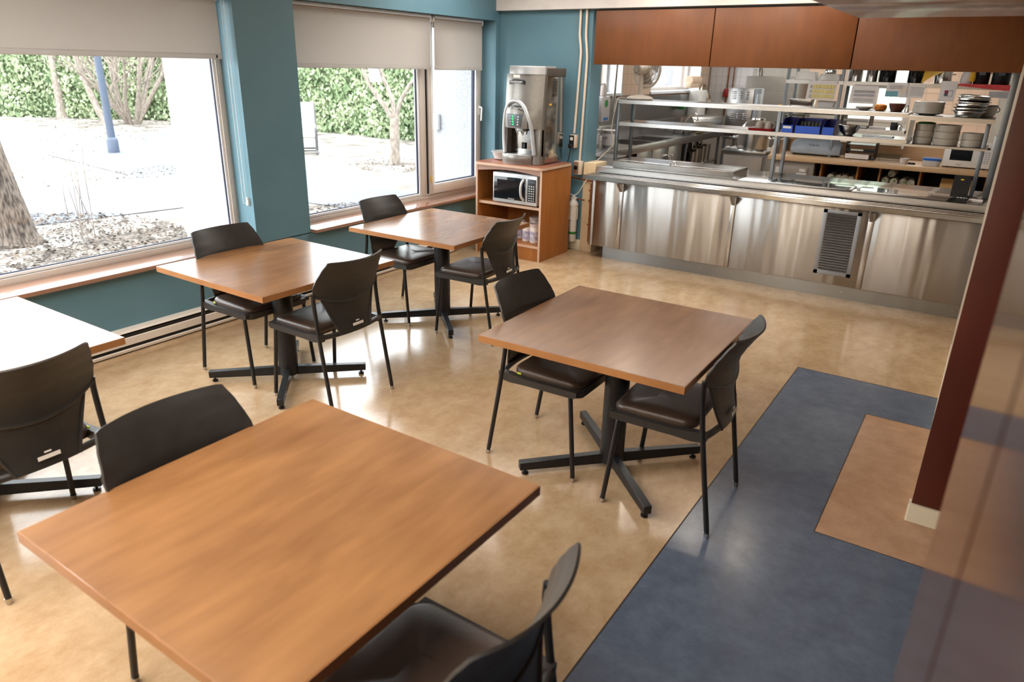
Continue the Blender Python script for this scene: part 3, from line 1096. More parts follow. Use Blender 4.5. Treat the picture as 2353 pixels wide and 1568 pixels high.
# ================================================================== MICROWAVE CABINET
CX0, CX1, CY0, CY1, CT = 0.150, 0.950, -0.612, -0.02, 0.948
cb = thing('microwave_cabinet', 'open wood cabinet in the corner holding a microwave and tubs', 'cabinet', (CX0, CY0, 0))
w, d = CX1 - CX0, CY1 - CY0
for x in (0.0, w - 0.022):
    sd = B().box(x, x + 0.022, 0.004, d, 0, CT - 0.03).done('side_panel', 'cabinet_wood', cb, False)
    B().box(x, x + 0.022, 0.0, 0.004, 0, CT - 0.03).done('edge_band', 'cabinet_edge', sd, False)
B().box(0.022, w - 0.022, d - 0.01, d, 0, CT - 0.03).done('back_panel', 'cabinet_wood', cb, False)
for z0, z1, y0 in ((0.522, 0.550, 0.03), (0.135, 0.158, 0.006)):
    s = B().box(0.022, w - 0.022, y0 + 0.003, d - 0.01, z0, z1).done('shelf', 'cabinet_wood', cb, False)
    B().box(0.022, w - 0.022, y0, y0 + 0.003, z0, z1).done('edge_band', 'cabinet_edge', s, False)
B().box(0.022, w - 0.022, 0.012, 0.03, 0.0, 0.135).done('kick_board', 'cabinet_wood', cb, False)
poly = [(0.022, CT - 0.03)] + [(0.022 + (w - 0.044) * k / 16, CT - 0.085 + 0.028 * math.sin(PI * k / 16)) for k in range(17)] + [(w - 0.022, CT - 0.03)]
B().prism(poly, 0.004, 0.022, 'y').done('arched_rail', 'cabinet_face', cb, True, 20)
o = rrect(-0.012, w + 0.014, -0.02, d, 0.012, 3)
o2 = [(x, y) for x, y in rrect(-0.012, w + 0.014, -0.02, d, 0.05, 6)]
tp = B().loft([[(x, y, CT - 0.028) for x, y in o2], [(x, y, CT) for x, y in o2]]).done('top', 'cabinet_top', cb)
pts = [(x, y, CT - 0.014) for x, y in o2]
b = B()
b.loft([[(x + (x - w / 2) * 0.004, y + (y - d / 2) * 0.004, CT - 0.027) for x, y in o2], [(x + (x - w / 2) * 0.004, y + (y - d / 2) * 0.004, CT - 0.002) for x, y in o2]], False, False)
b.done('edge_band', 'cabinet_edge', tp)

# ------------------------------------------------------------------ silver microwave in the cabinet
mw = thing('microwave_oven', 'silver microwave oven inside the corner cabinet', 'microwave', (0.36, -0.595, 0.550))
B().box(0, 0.535, 0.012, 0.40, 0.014, 0.312, 0.008).done('casing', 'mw_silver', mw)
fr = B().box(0, 0.535, -0.012, 0.014, 0.012, 0.314, 0.012, 3).done('front_frame', 'mw_silver', mw)
dr = B().box(0.018, 0.400, -0.016, -0.010, 0.050, 0.275, 0.003).done('door', 'mw_glass', mw)
B().box(0.06, 0.345, -0.0175, -0.0155, 0.078, 0.245).done('door_window', 'black_gloss', dr, False)
b = B(); b.tube(smooth_pts([(0.385, -0.02, 0.062), (0.372, -0.046, 0.10), (0.366, -0.052, 0.165), (0.372, -0.046, 0.23), (0.385, -0.02, 0.268)], 5), 0.013, 10)
b.done('handle', 'mw_silver', dr)
text('brand', 'Moulinex', 0.020, 'mw_print', dr, face_ny(0.235, -0.0178, 0.061))
cp = B().box(0.425, 0.522, -0.016, -0.010, 0.050, 0.275, 0.003).done('control_panel', 'black', mw)
B().box(0.44, 0.507, -0.0175, -0.0155, 0.238, 0.262).done('display', 'panel_grey', cp, False)
kb = B().box(-0.006, 0.006, -0.001, 0.001, -0.005, 0.005).mesh('key', 'mw_print', False)
for i in range(3):
    for j in range(7):
        k_ = inst('key', kb, cp, (0.448 + 0.025 * i, -0.0168, 0.066 + 0.0235 * j))
for x, y in ((0.05, 0.05), (0.48, 0.05), (0.05, 0.36), (0.48, 0.36)):
    B().cyl((x, y, 0), (x, y, 0.016), 0.014, seg=12).done('foot', 'black', mw)

# ------------------------------------------------------------------ white tubs on the lower shelf
tub0 = None
for i, (x, y, s, lab) in enumerate([
        (0.800, -0.46, 1.0, 'white plastic tub at the front of the lower cabinet shelf'),
        (0.690, -0.44, 0.9, 'white tub half hidden by the chair back on the lower cabinet shelf'),
        (0.868, -0.33, 1.05, 'tall white tub against the right side of the lower cabinet shelf'),
        (0.560, -0.36, 0.95, 'white tub with pinkish lid left of the others in the cabinet'),
        (0.660, -0.24, 1.1, 'white tub at the very back of the lower cabinet shelf'),
        (0.470, -0.46, 0.8, 'low white tub behind the table corner on the cabinet shelf')]):
    if tub0 is None:
        t = thing('plastic_tub', lab, 'tub')
        B().lathe([(0.048, 0.0), (0.054, 0.006), (0.054, 0.16), (0.050, 0.17)], seg=24).done('body', 'tub_white', t)
        B().lathe([(0.0555, 0.172), (0.0565, 0.176), (0.0565, 0.196), (0.052, 0.2), (0.046, 0.197)], seg=24).done('lid', 'tub_lid', t)
        b = B(); b.lathe([(0.0546, 0.03), (0.0546, 0.125)], seg=24, cap0=False, cap1=False); b.done('label_band', 'tub_label', t)
        tub0 = t
    else:
        t = copy_tree(tub0)
    t.location = (x, y, 0.158)
    t.scale = (s, s, s)
    t.rotation_euler = (0, 0, i * 0.7)
    t['label'] = lab
    t['group'] = 'white tubs on the lower cabinet shelf'
b = thing('plastic_bowl', 'translucent white plastic tub beside the ice dispenser', 'bowl', (0.285, -0.30, CT))
B().lathe([(0.060, 0.0), (0.085, 0.01), (0.105, 0.075), (0.112, 0.08), (0.112, 0.085), (0.103, 0.083), (0.082, 0.016), (0.0, 0.013)], seg=28, sx=1.25, cap1=False).done('body', 'tub_clear', b)

# ================================================================== ICE DISPENSER (front faces -y)
ic = thing('ice_dispenser', 'grey countertop ice dispenser standing on the corner cabinet', 'ice dispenser', (0.405, -0.545, CT + 0.002))
IW, ID, IH = 0.44, 0.50, 0.85
# side and rear housing of mirror-like steel
hs = B().box(0.008, IW, 0.13, ID, 0.01, IH - 0.02, 0.004).done('housing', 'disp_side', ic)
B().box(0.004, IW + 0.006, 0.125, ID + 0.004, IH - 0.02, IH + 0.06, 0.008).done('rear_hood', 'disp_dark', ic)
# bowed front shell with an arched alcove cut: built as outer column rings
def front_y(u, z):
    bow = 0.055 * (1 - (2 * u - 1) ** 2)
    lean = 0.035 * max(0, (z - 0.36) / 0.44)
    belly = 0.025 * math.exp(-((z - 0.46) / 0.10) ** 2)
    return 0.065 - bow + lean - belly * (1 - (2 * u - 1) ** 2)
def sh(u, v):
    z = 0.345 + (IH - 0.345) * v
    return (0.002 + (IW - 0.002) * u, front_y(u, z), z)
b = B()
nu, nv = 18, 16
G = [[b.bm.verts.new(sh(i / nu, j / nv)) for j in range(nv + 1)] for i in range(nu + 1)]
H = [[b.bm.verts.new((sh(i / nu, j / nv)[0], 0.15, sh(i / nu, j / nv)[2])) for j in range(nv + 1)] for i in range(nu + 1)]
for i in range(nu):
    for j in range(nv):
        b.bm.faces.new((G[i][j], G[i + 1][j], G[i + 1][j + 1], G[i][j + 1]))
    b.bm.faces.new((G[i][nv], G[i + 1][nv], H[i + 1][nv], H[i][nv]))
    b.bm.faces.new((G[i + 1][0], G[i][0], H[i][0], H[i + 1][0]))
for j in range(nv):
    b.bm.faces.new((G[0][j], G[0][j + 1], H[0][j + 1], H[0][j]))
    b.bm.faces.new((G[nu][j + 1], G[nu][j], H[nu][j], H[nu][j + 1]))
shell = b.done('front_shell', 'disp_grey', ic)
# cap that steps forward on top
b = B()
cap = [(0.03 + (IW - 0.03) * k / 14, 0.10 - 0.06 * (1 - (2 * k / 14 - 1) ** 2)) for k in range(15)] + [(IW, 0.30), (0.03, 0.30)]
b.loft([[(x, y, IH) for x, y in cap], [(x, y, IH + 0.065) for x, y in cap], [(x * 0.98 + 0.005, y + 0.012, IH + 0.075) for x, y in cap]])
b.done('top_cap', 'disp_light', ic)
# side cheeks of the alcove, floor tray, back plate
for x0, x1, nm in ((0.002, 0.035, 'cheek'), (IW - 0.085, IW, 'cheek')):
    b = B(); b.prism([(x0, 0.075 if x0 < 0.1 else 0.045), (x1, 0.045 if x0 < 0.1 else 0.08), (x1, 0.15), (x0, 0.15)], 0.085, 0.345)
    b.done(nm, 'disp_grey', ic)
B().box(0.035, IW - 0.085, 0.135, 0.155, 0.08, 0.36).done('alcove_back', 'disp_light', ic, False)
B().box(0.035, 0.050, 0.05, 0.14, 0.10, 0.345).done('alcove_liner', 'disp_dark', ic, False)
tray = [(0.002 + (IW - 0.09) * k / 14, 0.045 - 0.06 * (1 - (2 * k / 14 - 1) ** 2)) for k in range(15)] + [(IW - 0.088, 0.155), (0.002, 0.155)]
tr = B().loft([[(x, y, 0.0) for x, y in tray], [(x, y - 0.003, 0.03) for x, y in tray], [(x, y - 0.006, 0.034) for x, y in tray], [(x, y - 0.006, 0.082) for x, y in tray], [(x, y, 0.09) for x, y in tray]]).done('drip_tray', 'disp_grey', ic)
B().box(IW - 0.088, IW, 0.05, 0.155, 0.0, 0.345, 0.006).done('corner_post', 'disp_grey', ic)
b = B()
for k in range(9):
    b.box(0.05, IW - 0.10, 0.03 + 0.012 * k, 0.036 + 0.012 * k, 0.0895, 0.0935)
b.done('grille', 'steel_pot', tr, False)
# moulded arch around control area
def fr_pt(x, z, off):
    return (x, front_y(min(1, max(0, x / IW)), max(z, 0.345)) - off, z)
outer = smooth_pts([(0.385, 0, 0.10), (0.372, 0, 0.20), (0.355, 0, 0.33), (0.330, 0, 0.43), (0.275, 0, 0.54), (0.190, 0, 0.598), (0.095, 0, 0.590), (0.035, 0, 0.52), (0.012, 0, 0.40), (0.012, 0, 0.24), (0.03, 0, 0.10)], 5)
b = B(); b.tube([fr_pt(p.x, p.z, 0.004) for p in outer], 0.021, 10)
b.done('arch_trim', 'disp_light', shell)
def patch(x0, x1, z0, z1, off, th, xs=None):
    def f(u, v):
        z = z0 + (z1 - z0) * v
        a, c = (x0, x1) if xs is None else (x0 + xs * (1 - v), x1 - xs * (1 - v))
        x = a + (c - a) * u
        return fr_pt(x, z, off)
    return f
def arcpatch(x0, x1, z0, h, off, rise):
    def f(u, v):
        x = x0 + (x1 - x0) * u
        z = z0 + h * v + rise * (1 - (2 * u - 1) ** 2)
        return fr_pt(x, z, off)
    return f
B().sheet(patch(0.040, 0.315, 0.350, 0.53, 0.008, 0.01), 10, 6, 0.012).done('control_bezel', 'disp_grey', shell)
ctl = B().sheet(patch(0.060, 0.275, 0.362, 0.482, 0.016, 0.003, 0.028), 8, 4, 0.003).done('control_panel', 'panel_grey', shell)
for k in range(4):
    p = fr_pt(0.160 - 0.001 * k, 0.384 + 0.025 * k, 0.019)
    B().xbox((0.014, 0.003, 0.016), Matrix.Translation(p)).done('led', 'green_led', ctl, False)
for k in range(4):
    p = fr_pt(0.225 - 0.003 * (3 - k), 0.382 + 0.025 * k, 0.019)
    B().xbox((0.013, 0.002, 0.013), Matrix.Translation(p)).done('button', 'mw_print', ctl, False)
    p = fr_pt(0.122, 0.384 + 0.025 * k, 0.019)
    B().xbox((0.026, 0.002, 0.003), Matrix.Translation(p)).done('print_line', 'mw_print', ctl, False)
bd = B().sheet(arcpatch(0.050, 0.285, 0.502, 0.036, 0.012, 0.022), 12, 2, 0.004).done('badge', 'black', shell)
pb = fr_pt(0.168, 0.536, 0.0155)
text('badge_text', 'ice & Dispenser', 0.031, 'mw_print', bd, face_ny(pb[0], pb[1] - 0.002, pb[2] + 0.003))
bd = B().sheet(arcpatch(0.055, 0.255, 0.752, 0.036, 0.006, 0.014), 12, 2, 0.004).done('badge', 'black', shell)
pb = fr_pt(0.155, 0.780, 0.009)
text('badge_text', 'Scotsman', 0.036, 'mw_print', bd, face_ny(pb[0], pb[1] - 0.004, pb[2]))
B().sheet(patch(0.105, 0.190, 0.815, 0.842, 0.003, 0.002), 4, 2, 0.002).done('sticker', 'label_white', shell)
# chutes and sensor window in the alcove
b = B()
b.tube([(0.125, 0.09, 0.345), (0.150, 0.095, 0.275)], [0.012, 0.007], 8)
b.tube([(0.225, 0.09, 0.345), (0.205, 0.095, 0.275)], [0.012, 0.007], 8)
b.box(0.12, 0.235, 0.085, 0.135, 0.31, 0.345, 0.006)
b.done('ice_chute', 'disp_light', ic)
b = B(); b.cyl((0.235, 0.085, 0.35), (0.235, 0.085, 0.315), 0.026, 0.018, 16); b.done('water_nozzle', 'disp_dark', ic)
sw = B().box(0.172, 0.240, 0.130, 0.137, 0.14, 0.205, 0.002).done('sensor_window', 'disp_light', ic)
B().box(0.180, 0.215, 0.127, 0.132, 0.150, 0.196).done('sensor_glass', 'black', sw, False)
# right side: vents, stickers, seams
sx = IW + 0.0015
for k in range(12):
    B().box(sx - 0.004, sx, 0.25, 0.345, 0.650 + 0.0135 * k, 0.657 + 0.0135 * k).done('vent_slot', 'black', hs, False)
B().box(sx - 0.003, sx, 0.20, 0.245, 0.565, 0.582).done('warning_sticker', 'yellow_sticker', hs, False)
b = B()
b.box(sx - 0.003, sx - 0.0005, 0.14, 0.25, 0.352, 0.356); b.box(sx - 0.003, sx - 0.0005, 0.14, 0.25, 0.095, 0.098)
b.box(sx - 0.003, sx - 0.0005, 0.249, 0.252, 0.095, 0.356)
b.done('panel_seam', 'slot_dark', hs, False)
B().box(IW - 0.006, IW + 0.004, 0.115, 0.150, 0.0, IH, 0.003).done('corner_strip', 'disp_dark', ic)

# ================================================================== BACK WALL SERVICES
cd = thing('electrical_conduit', 'cream conduit pipe bending down to the upper outlet box', 'conduit', (0.886, WY, 1.19))
b = B(); b.tube(smooth_pts([(0.012, -0.022, 1.55), (0.012, -0.022, 1.06), (0.012, -0.022, 0.99), (0.022, -0.022, 0.92), (0.034, -0.022, 0.84), (0.034, -0.022, 0.76), (0.020, -0.022, 0.40), (0.006, -0.022, 0.04)], 5), 0.0125, 10)
b.done('pipe', 'conduit', cd)
cd = thing('electrical_conduit', 'cream conduit pipe running down to the lower switch box', 'conduit', (0.960, WY, 0.94))
b = B(); b.tube(smooth_pts([(0.008, -0.022, 1.80), (0.008, -0.022, 1.33), (0.010, -0.022, 1.22), (0.022, -0.022, 1.13), (0.034, -0.022, 1.03), (0.034, -0.022, 0.95), (0.024, -0.022, 0.55), (0.012, -0.022, 0.0)], 5), 0.0125, 10)
b.done('pipe', 'conduit', cd)
ob = thing('outlet_box', 'cream outlet box with a black plug below the conduit', 'outlet', (0.890, WY, 1.15))
B().box(-0.036, 0.042, -0.05, 0, -0.065, 0.065, 0.004).done('box', 'conduit', ob)
pl_ = B().box(-0.040, 0.018, -0.053, -0.049, -0.060, 0.060, 0.002).done('cover_plate', 'black', ob)
B().cyl((-0.010, -0.056, 0.025), (-0.010, -0.052, 0.025), 0.018, seg=16).done('socket', 'label_white', pl_)
pg = thing('power_plug', 'black power plug and cord hanging from the upper outlet', 'plug', (0.880, WY - 0.058, 1.105))
B().box(-0.022, 0.022, -0.03, 0.004, -0.025, 0.02, 0.006).done('plug_body', 'black', pg)
b = B(); b.tube(smooth_pts([(0, -0.012, -0.02), (-0.006, -0.01, -0.07), (-0.03, 0.0, -0.16), (-0.07, 0.02, -0.20)], 5), 0.005, 8); b.done('cord', 'black', pg)
sb = thing('outlet_box', 'cream box with a brown round twist socket above the copper pipe', 'outlet', (0.965, WY, 0.885))
B().box(-0.045, 0.045, -0.055, 0, -0.07, 0.07, 0.004).done('box', 'conduit', sb)
p2_ = B().box(-0.046, 0.014, -0.058, -0.054, -0.062, 0.062, 0.002).done('cover_plate', 'outlet_brown', sb)
B().cyl((-0.016, -0.062, 0.0), (-0.016, -0.056, 0.0), 0.022, seg=18).done('socket', 'black', p2_)
# water filter
wf = thing('water_filter', 'white cylindrical water filter cartridge with a green band on the wall', 'water filter', (0.945, WY - 0.052, 0.10))
B().lathe([(0.040, 0.0), (0.043, 0.004), (0.043, 0.23), (0.046, 0.25), (0.050, 0.36), (0.052, 0.40), (0.050, 0.415), (0.030, 0.445), (0.022, 0.455)], seg=28).done('canister', 'filter_white', wf)
B().lathe([(0.0436, 0.082), (0.0436, 0.110)], seg=28, cap0=False, cap1=False).done('band', 'filter_green', wf)
B().lathe([(0.052, 0.385), (0.0545, 0.388), (0.0545, 0.405), (0.052, 0.408)], seg=28, cap0=False, cap1=False).done('collar', 'filter_white', wf)
b = B()
for k in range(12):
    a = 2 * PI * k / 12
    b.tube([(0.0475 * math.cos(a), 0.0475 * math.sin(a), 0.24), (0.0505 * math.cos(a), 0.0505 * math.sin(a), 0.37)], 0.004, 6)
b.done('rib', 'filter_white', wf)
b = B(); b.lathe([(0.0437, 0.14), (0.0437, 0.21)], seg=28, cap0=False, cap1=False)
for f in [f for f in b.bm.faces if f.calc_center_median().x > -0.028]:
    b.bm.faces.remove(f)
b.done('print', 'filter_blue', wf)
b = B(); b.box(-0.035, 0.035, -0.018, 0.03, 0.452, 0.475, 0.005); b.box(-0.016, 0.016, -0.02, 0.02, 0.47, 0.495, 0.004); b.done('head', 'filter_white', wf)
b = B(); b.cyl((0.035, 0, 0.463), (0.125, 0, 0.458), 0.007, seg=8); b.cyl((-0.035, 0, 0.463), (-0.12, 0, 0.468), 0.007, seg=8); b.done('fitting', 'copper', wf)
wt = thing('water_tube', 'thin white water tube looping above the filter', 'tube', (0.94, WY - 0.05, 0.60))
b = B(); b.tube(smooth_pts([(-0.10, 0.0, 0.10), (-0.06, -0.01, 0.03), (0.0, -0.02, 0.0), (0.06, -0.02, 0.03), (0.12, -0.02, 0.13), (0.16, -0.01, 0.19)], 6), 0.0045, 8); b.done('loop', 'plastic_white', wt)
cpipe = thing('copper_pipe', 'copper pipe running along the wall and down beside the counter', 'pipe', (1.0, WY - 0.04, 0.1))
b = B(); b.tube([(-0.12, 0, 0.685), (0.06, 0, 0.670), (0.15, -0.01, 0.665)], 0.009, 8)
b.tube(smooth_pts([(0.150, -0.03, 0.64), (0.150, -0.03, 0.40), (0.150, -0.03, 0.10), (0.152, -0.04, 0.045), (0.19, -0.05, 0.02), (0.33, -0.06, 0.02)], 5), 0.009, 8)
b.done('pipe', 'copper', cpipe)
b = B()
for z in (0.20, 0.45, 0.56):
    b.box(0.125, 0.152, -0.03, 0.03, z, z + 0.016, 0.002)
b.done('clip', 'copper', cpipe)

# ================================================================== SERVING COUNTER
KX0, KX1 = 1.215, 4.640
ct = thing('serving_counter', 'long stainless steel serving counter under the wood valance', 'counter', (0, 0, 0))
B().box(KX0 + 0.01, KX1, -0.045, 0.98, 0.125, 0.86).done('body', 'steel_dark', ct, False)
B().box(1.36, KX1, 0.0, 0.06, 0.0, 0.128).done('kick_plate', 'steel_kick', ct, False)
b = B()
for x in (1.39, 2.42, 3.72, 4.58):
    b.cyl((x, -0.004, 0.06), (x, 0.001, 0.06), 0.006, seg=10)
b.done('kick_screw', 'steel_dark', ct)
# front panels with cover strips
for x0, x1 in ((1.215, 1.262), (1.266, 1.532), (1.575, 2.665), (2.708, 3.832), (3.875, 4.64)):
    B().box(x0, x1, -0.062, -0.045, 0.128, 0.80, 0.003).done('front_panel', 'steel_panel', ct)
for x0, x1 in ((1.532, 1.575), (2.665, 2.708), (3.832, 3.875)):
    B().box(x0, x1, -0.070, -0.045, 0.128, 0.80, 0.003).done('cover_strip', 'steel_shelf', ct)
    b = B(); b.prism([(-0.070, 0.80), (-0.070, 0.715), (-0.10, 0.745), (-0.155, 0.80)], (x0 + x1) / 2 - 0.016, (x0 + x1) / 2 + 0.016, 'x')
    b.done('rail_bracket', 'steel_dark', ct, True, 20)
# louvred vent
lv = B()
lx0, lx1, lz0, lz1 = 3.470, 3.776, 0.212, 0.780
for a, c, e, f in ((lx0, lx0 + 0.035, lz0, lz1), (lx1 - 0.035, lx1, lz0, lz1), (lx0, lx1, lz0, lz0 + 0.035), (lx0, lx1, lz1 - 0.03, lz1)):
    lv.box(a, c, -0.074, -0.060, e, f, 0.002)
lv = lv.done('vent_frame', 'louver_frame', ct)
B().box(lx0 + 0.03, lx1 - 0.03, -0.066, -0.0625, lz0 + 0.03, lz1 - 0.03).done('vent_back', 'slot_dark', lv, False)
sl = B(); sl.xbox((lx1 - lx0 - 0.072, 0.026, 0.0025), Matrix.Rotation(R(35), 4, 'X'))
sl = sl.mesh('slat', 'louver', False)
n = 22
for k in range(n):
    inst('slat', sl, lv, ((lx0 + lx1) / 2, -0.074, lz0 + 0.045 + (lz1 - lz0 - 0.085) * k / (n - 1)))
# tray rail
b = B()
b.prism([(-0.185, 0.822), (-0.185, 0.858), (-0.178, 0.864), (-0.155, 0.864), (-0.150, 0.860), (-0.095, 0.860), (-0.090, 0.865), (-0.070, 0.865), (-0.065, 0.860), (-0.02, 0.860), (-0.015, 0.865), (0.01, 0.865), (0.015, 0.860), (0.085, 0.860), (0.085, 0.845), (-0.172, 0.845), (-0.172, 0.822)], 1.175, KX1, 'x')
b.done('tray_rail', 'steel_top', ct, True, 25)
# worktop with raised front edge
b = B()
b.box(1.19, KX1, 0.082, 0.98, 0.862, 0.916, 0.005)
b.done('worktop', 'steel_top', ct)
b = B(); b.prism([(0.076, 0.862), (0.076, 0.918), (0.084, 0.920), (0.084, 0.862)], 1.19, KX1, 'x'); b.done('worktop_edge', 'steel_shelf', ct, True, 25)
# shallow wells with clear covers to the right
for x0, x1 in ((2.90, 3.62), (3.66, 4.22)):
    wl_ = B().box(x0, x1, 0.16, 0.46, 0.9165, 0.928, 0.003).done('well_rim', 'steel_shelf', ct)
    B().box(x0 + 0.02, x1 - 0.02, 0.175, 0.445, 0.9285, 0.931).done('well_cover', 'clear_plastic', wl_, False)
# steam table lid
lidt = thing('steam_table_lid', 'flat hinged stainless lid on the left end of the counter', 'lid', (1.33, 0.17, 0.917))
b = B(); b.prism([(0, 0), (0, 0.062), (0.004, 0.066), (0.46, 0.066), (0.46, 0.0)], 0, 1.25, 'x'); b.done('lid_panel', 'steel_top', lidt, True, 25)
B().box(0.02, 1.23, 0.10, 0.35, 0.0662, 0.068).done('lid_recess', 'steel_shelf', lidt, False)
b = B(); b.tube(smooth_pts([(0.60, 0.06, 0.066), (0.595, 0.05, 0.095), (0.61, 0.045, 0.105), (0.64, 0.045, 0.105), (0.655, 0.05, 0.095), (0.65, 0.06, 0.066)], 4), 0.007, 8); b.done('handle', 'steel_pot', lidt)

# ------------------------------------------------------------------ overshelf frame
os_ = thing('counter_overshelf', 'two tier stainless overshelf on square posts above the counter', 'shelf', (0, 0, 0))
for x in (1.175, 2.835):
    for y in (0.54, 0.91):
        B().box(x - 0.016, x + 0.016, y - 0.016, y + 0.016, 0.917, 1.53, 0.003).done('post', 'steel_post', os_)
for z0, z1, x0, x1 in ((1.528, 1.566, 1.145, 3.905), (1.306, 1.344, 1.20, 3.935)):
    b = B(); b.prism([(0.515, z0), (0.515, z1 - 0.002), (0.519, z1), (0.94, z1), (0.94, z0), (0.935, z0), (0.935, z1 - 0.006), (0.525, z1 - 0.006), (0.525, z0)], x0, x1, 'x')
    b.done('shelf', 'steel_shelf', os_, True, 25)
ps = thing('plate_shelf', 'shorter stainless shelf unit on the right holding stacked dishes', 'shelf', (0, 0, 0))
for z0, z1 in ((1.512, 1.550), (1.296, 1.316)):
    b = B(); b.prism([(0.50, z0), (0.50, z1 - 0.002), (0.504, z1), (0.94, z1), (0.94, z0), (0.935, z0), (0.935, z1 - 0.006), (0.51, z1 - 0.006), (0.51, z0)], 3.915, 4.535, 'x')
    b.done('shelf', 'steel_shelf', ps, True, 25)
B().box(3.918, 3.930, 0.52, 0.93, 1.296, 1.512).done('side_panel', 'steel_shelf', ps, False)
for y in (0.60, 0.91):
    B().box(4.485, 4.515, y - 0.016, y + 0.016, 0.917, 1.512, 0.003).done('post', 'steel_post', ps)
jp = thing('steel_jamb', 'grey steel channel post at the right end of the counter', 'post', (4.622, 0.55, 0))
B().box(-0.040, 0.006, -0.05, 0.05, 0.917, 2.40, 0.003).done('channel', 'steel_post', jp)
B().box(-0.058, -0.040, -0.01, 0.05, 1.30, 1.42, 0.003).done('switch_cover', 'alu_light', jp)

# ------------------------------------------------------------------ things on the overshelves
SZ1, SZ2, SZ3, SZ4 = 1.566, 1.344, 1.550, 1.316


def lathe_thing(name, label, cat, loc, prof, m, seg=30, sx=1, sy=1, part='body', group=None, rz=0):
    t = thing(name, label, cat, loc, rz, group)
    B().lathe(prof, seg=seg, sx=sx, sy=sy, cap1=False).done(part, m, t)
    return t


# desk fan, seen from behind
fn = thing('desk_fan', 'white desk fan on the upper overshelf turned towards the kitchen', 'fan', (1.325, 0.72, SZ1), R(-20))
B().lathe([(0.13, 0.0), (0.14, 0.008), (0.135, 0.02), (0.10, 0.036), (0.045, 0.045), (0.035, 0.05)], seg=32).done('base', 'fan_white', fn)
b = B(); b.loft([[(x * 0.034, y * 0.028, 0.03) for x, y in [(math.cos(a), math.sin(a)) for a in [2 * PI * k / 16 for k in range(16)]]],
                 [(x * 0.020, y * 0.020 + 0.005, 0.25) for x, y in [(math.cos(a), math.sin(a)) for a in [2 * PI * k / 16 for k in range(16)]]]])
b.done('stem', 'fan_white', fn)
HZ = 0.305
hm = Matrix.Translation((0, 0.0, HZ)) @ Matrix.Rotation(R(-90), 4, 'X')   # lathe axis z -> +y
b = B(); b.lathe([(0.012, -0.085), (0.040, -0.084), (0.056, -0.070), (0.060, -0.03), (0.060, 0.03), (0.050, 0.05)], seg=28); b.bm.transform(hm)
mt = b.done('motor_housing', 'fan_white', fn)
b = B()
for k in range(24):
    a = 2 * PI * k / 24
    b.xbox((0.010, 0.003, 0.003), hm @ Matrix.Rotation(a, 4, 'Z') @ Matrix.Translation((0.040, 0, -0.0845)))
b.done('vent_hole', 'black', mt, False)
text('fan_text', 'Trendi', 0.026, 'panel_grey', mt, face_ny(0, -0.062, HZ - 0.055))
GR = 0.188
b = B()
for rr, yy in ((0.075, 0.045), (0.12, 0.046), (0.155, 0.052), (GR, 0.075), (0.155, 0.118), (0.12, 0.128), (0.07, 0.132)):
    b.tube([(rr * math.cos(2 * PI * k / 40), yy, HZ + rr * math.sin(2 * PI * k / 40)) for k in range(41)], 0.003 if rr < GR else 0.011, 6)
b.done('guard_ring', 'fan_white', fn)
b = B()
for k in range(60):
    a = 2 * PI * k / 60
    ca, sa = math.cos(a), math.sin(a)
    b.tube([(r_ * ca, y_, HZ + r_ * sa) for r_, y_ in ((0.055, 0.044), (0.12, 0.046), (0.16, 0.054), (GR, 0.075))], 0.0018, 4)
    b.tube([(r_ * ca, y_, HZ + r_ * sa) for r_, y_ in ((0.045, 0.134), (0.12, 0.128), (0.16, 0.112), (GR, 0.075))], 0.0018, 4)
b.done('guard_wires', 'fan_white', fn)
for k in range(3):
    a0 = 2 * PI * k / 3 + 0.4
    def bf(u, v, a0=a0):
        r_ = 0.03 + 0.125 * u
        a = a0 + (v - 0.5) * 1.25 * (0.6 + 0.4 * u)
        return (r_ * math.cos(a), 0.088 + 0.030 * (v - 0.5), HZ + r_ * math.sin(a))
    B().sheet(bf, 6, 8, 0.002).done('blade', 'fan_blade', fn)
b = B(); b.cyl((0, 0.05, HZ), (0, 0.11, HZ), 0.03, seg=18); b.done('hub', 'fan_white', fn)
fc = thing('fan_cord', 'pale fan power cord drooping from the overshelf to the counter', 'cord', (1.235, 0.585, 0.92))
b = B(); b.tube(smooth_pts([(-0.02, 0.0, 0.665), (-0.06, -0.075, 0.66), (-0.07, -0.09, 0.60), (-0.10, -0.10, 0.35), (-0.075, -0.09, 0.20), (-0.13, -0.16, 0.10), (-0.17, -0.30, 0.01)], 6), 0.004, 6); b.done('cable', 'conduit', fc)

# lower shelf: tray with cups, bins, bowl
tr_ = thing('serving_tray', 'red serving tray with upturned cups on the lower overshelf', 'tray', (2.665, 0.72, SZ2))
o = rrect(-0.125, 0.125, -0.16, 0.16, 0.02, 3)
B().loft([[(x * 0.93, y * 0.93, 0.0) for x, y in o], [(x, y, 0.018) for x, y in o], [(x * 0.97, y * 0.97, 0.018) for x, y in o], [(x * 0.91, y * 0.91, 0.005) for x, y in o]]).done('tray_body', 'red_tray', tr_)
for x, y, lab in ((2.635, 0.64, 'grey upturned cup at the left on the red tray'), (2.715, 0.66, 'grey upturned cup at the right on the red tray'), (2.765, 0.80, 'grey mug with a handle at the back of the red tray')):
    t = lathe_thing('coffee_cup', lab, 'cup', (x, y, SZ2 + 0.006), [(0.040, 0.0), (0.042, 0.004), (0.038, 0.06), (0.026, 0.072), (0.0, 0.073)], 'china_grey', 20, group='cups on the red tray')
    b = B(); b.tube(arc((0.040, 0, 0.036), 0.020, -PI / 2, PI / 2, 8), 0.004, 6); b.done('handle', 'china_grey', t)


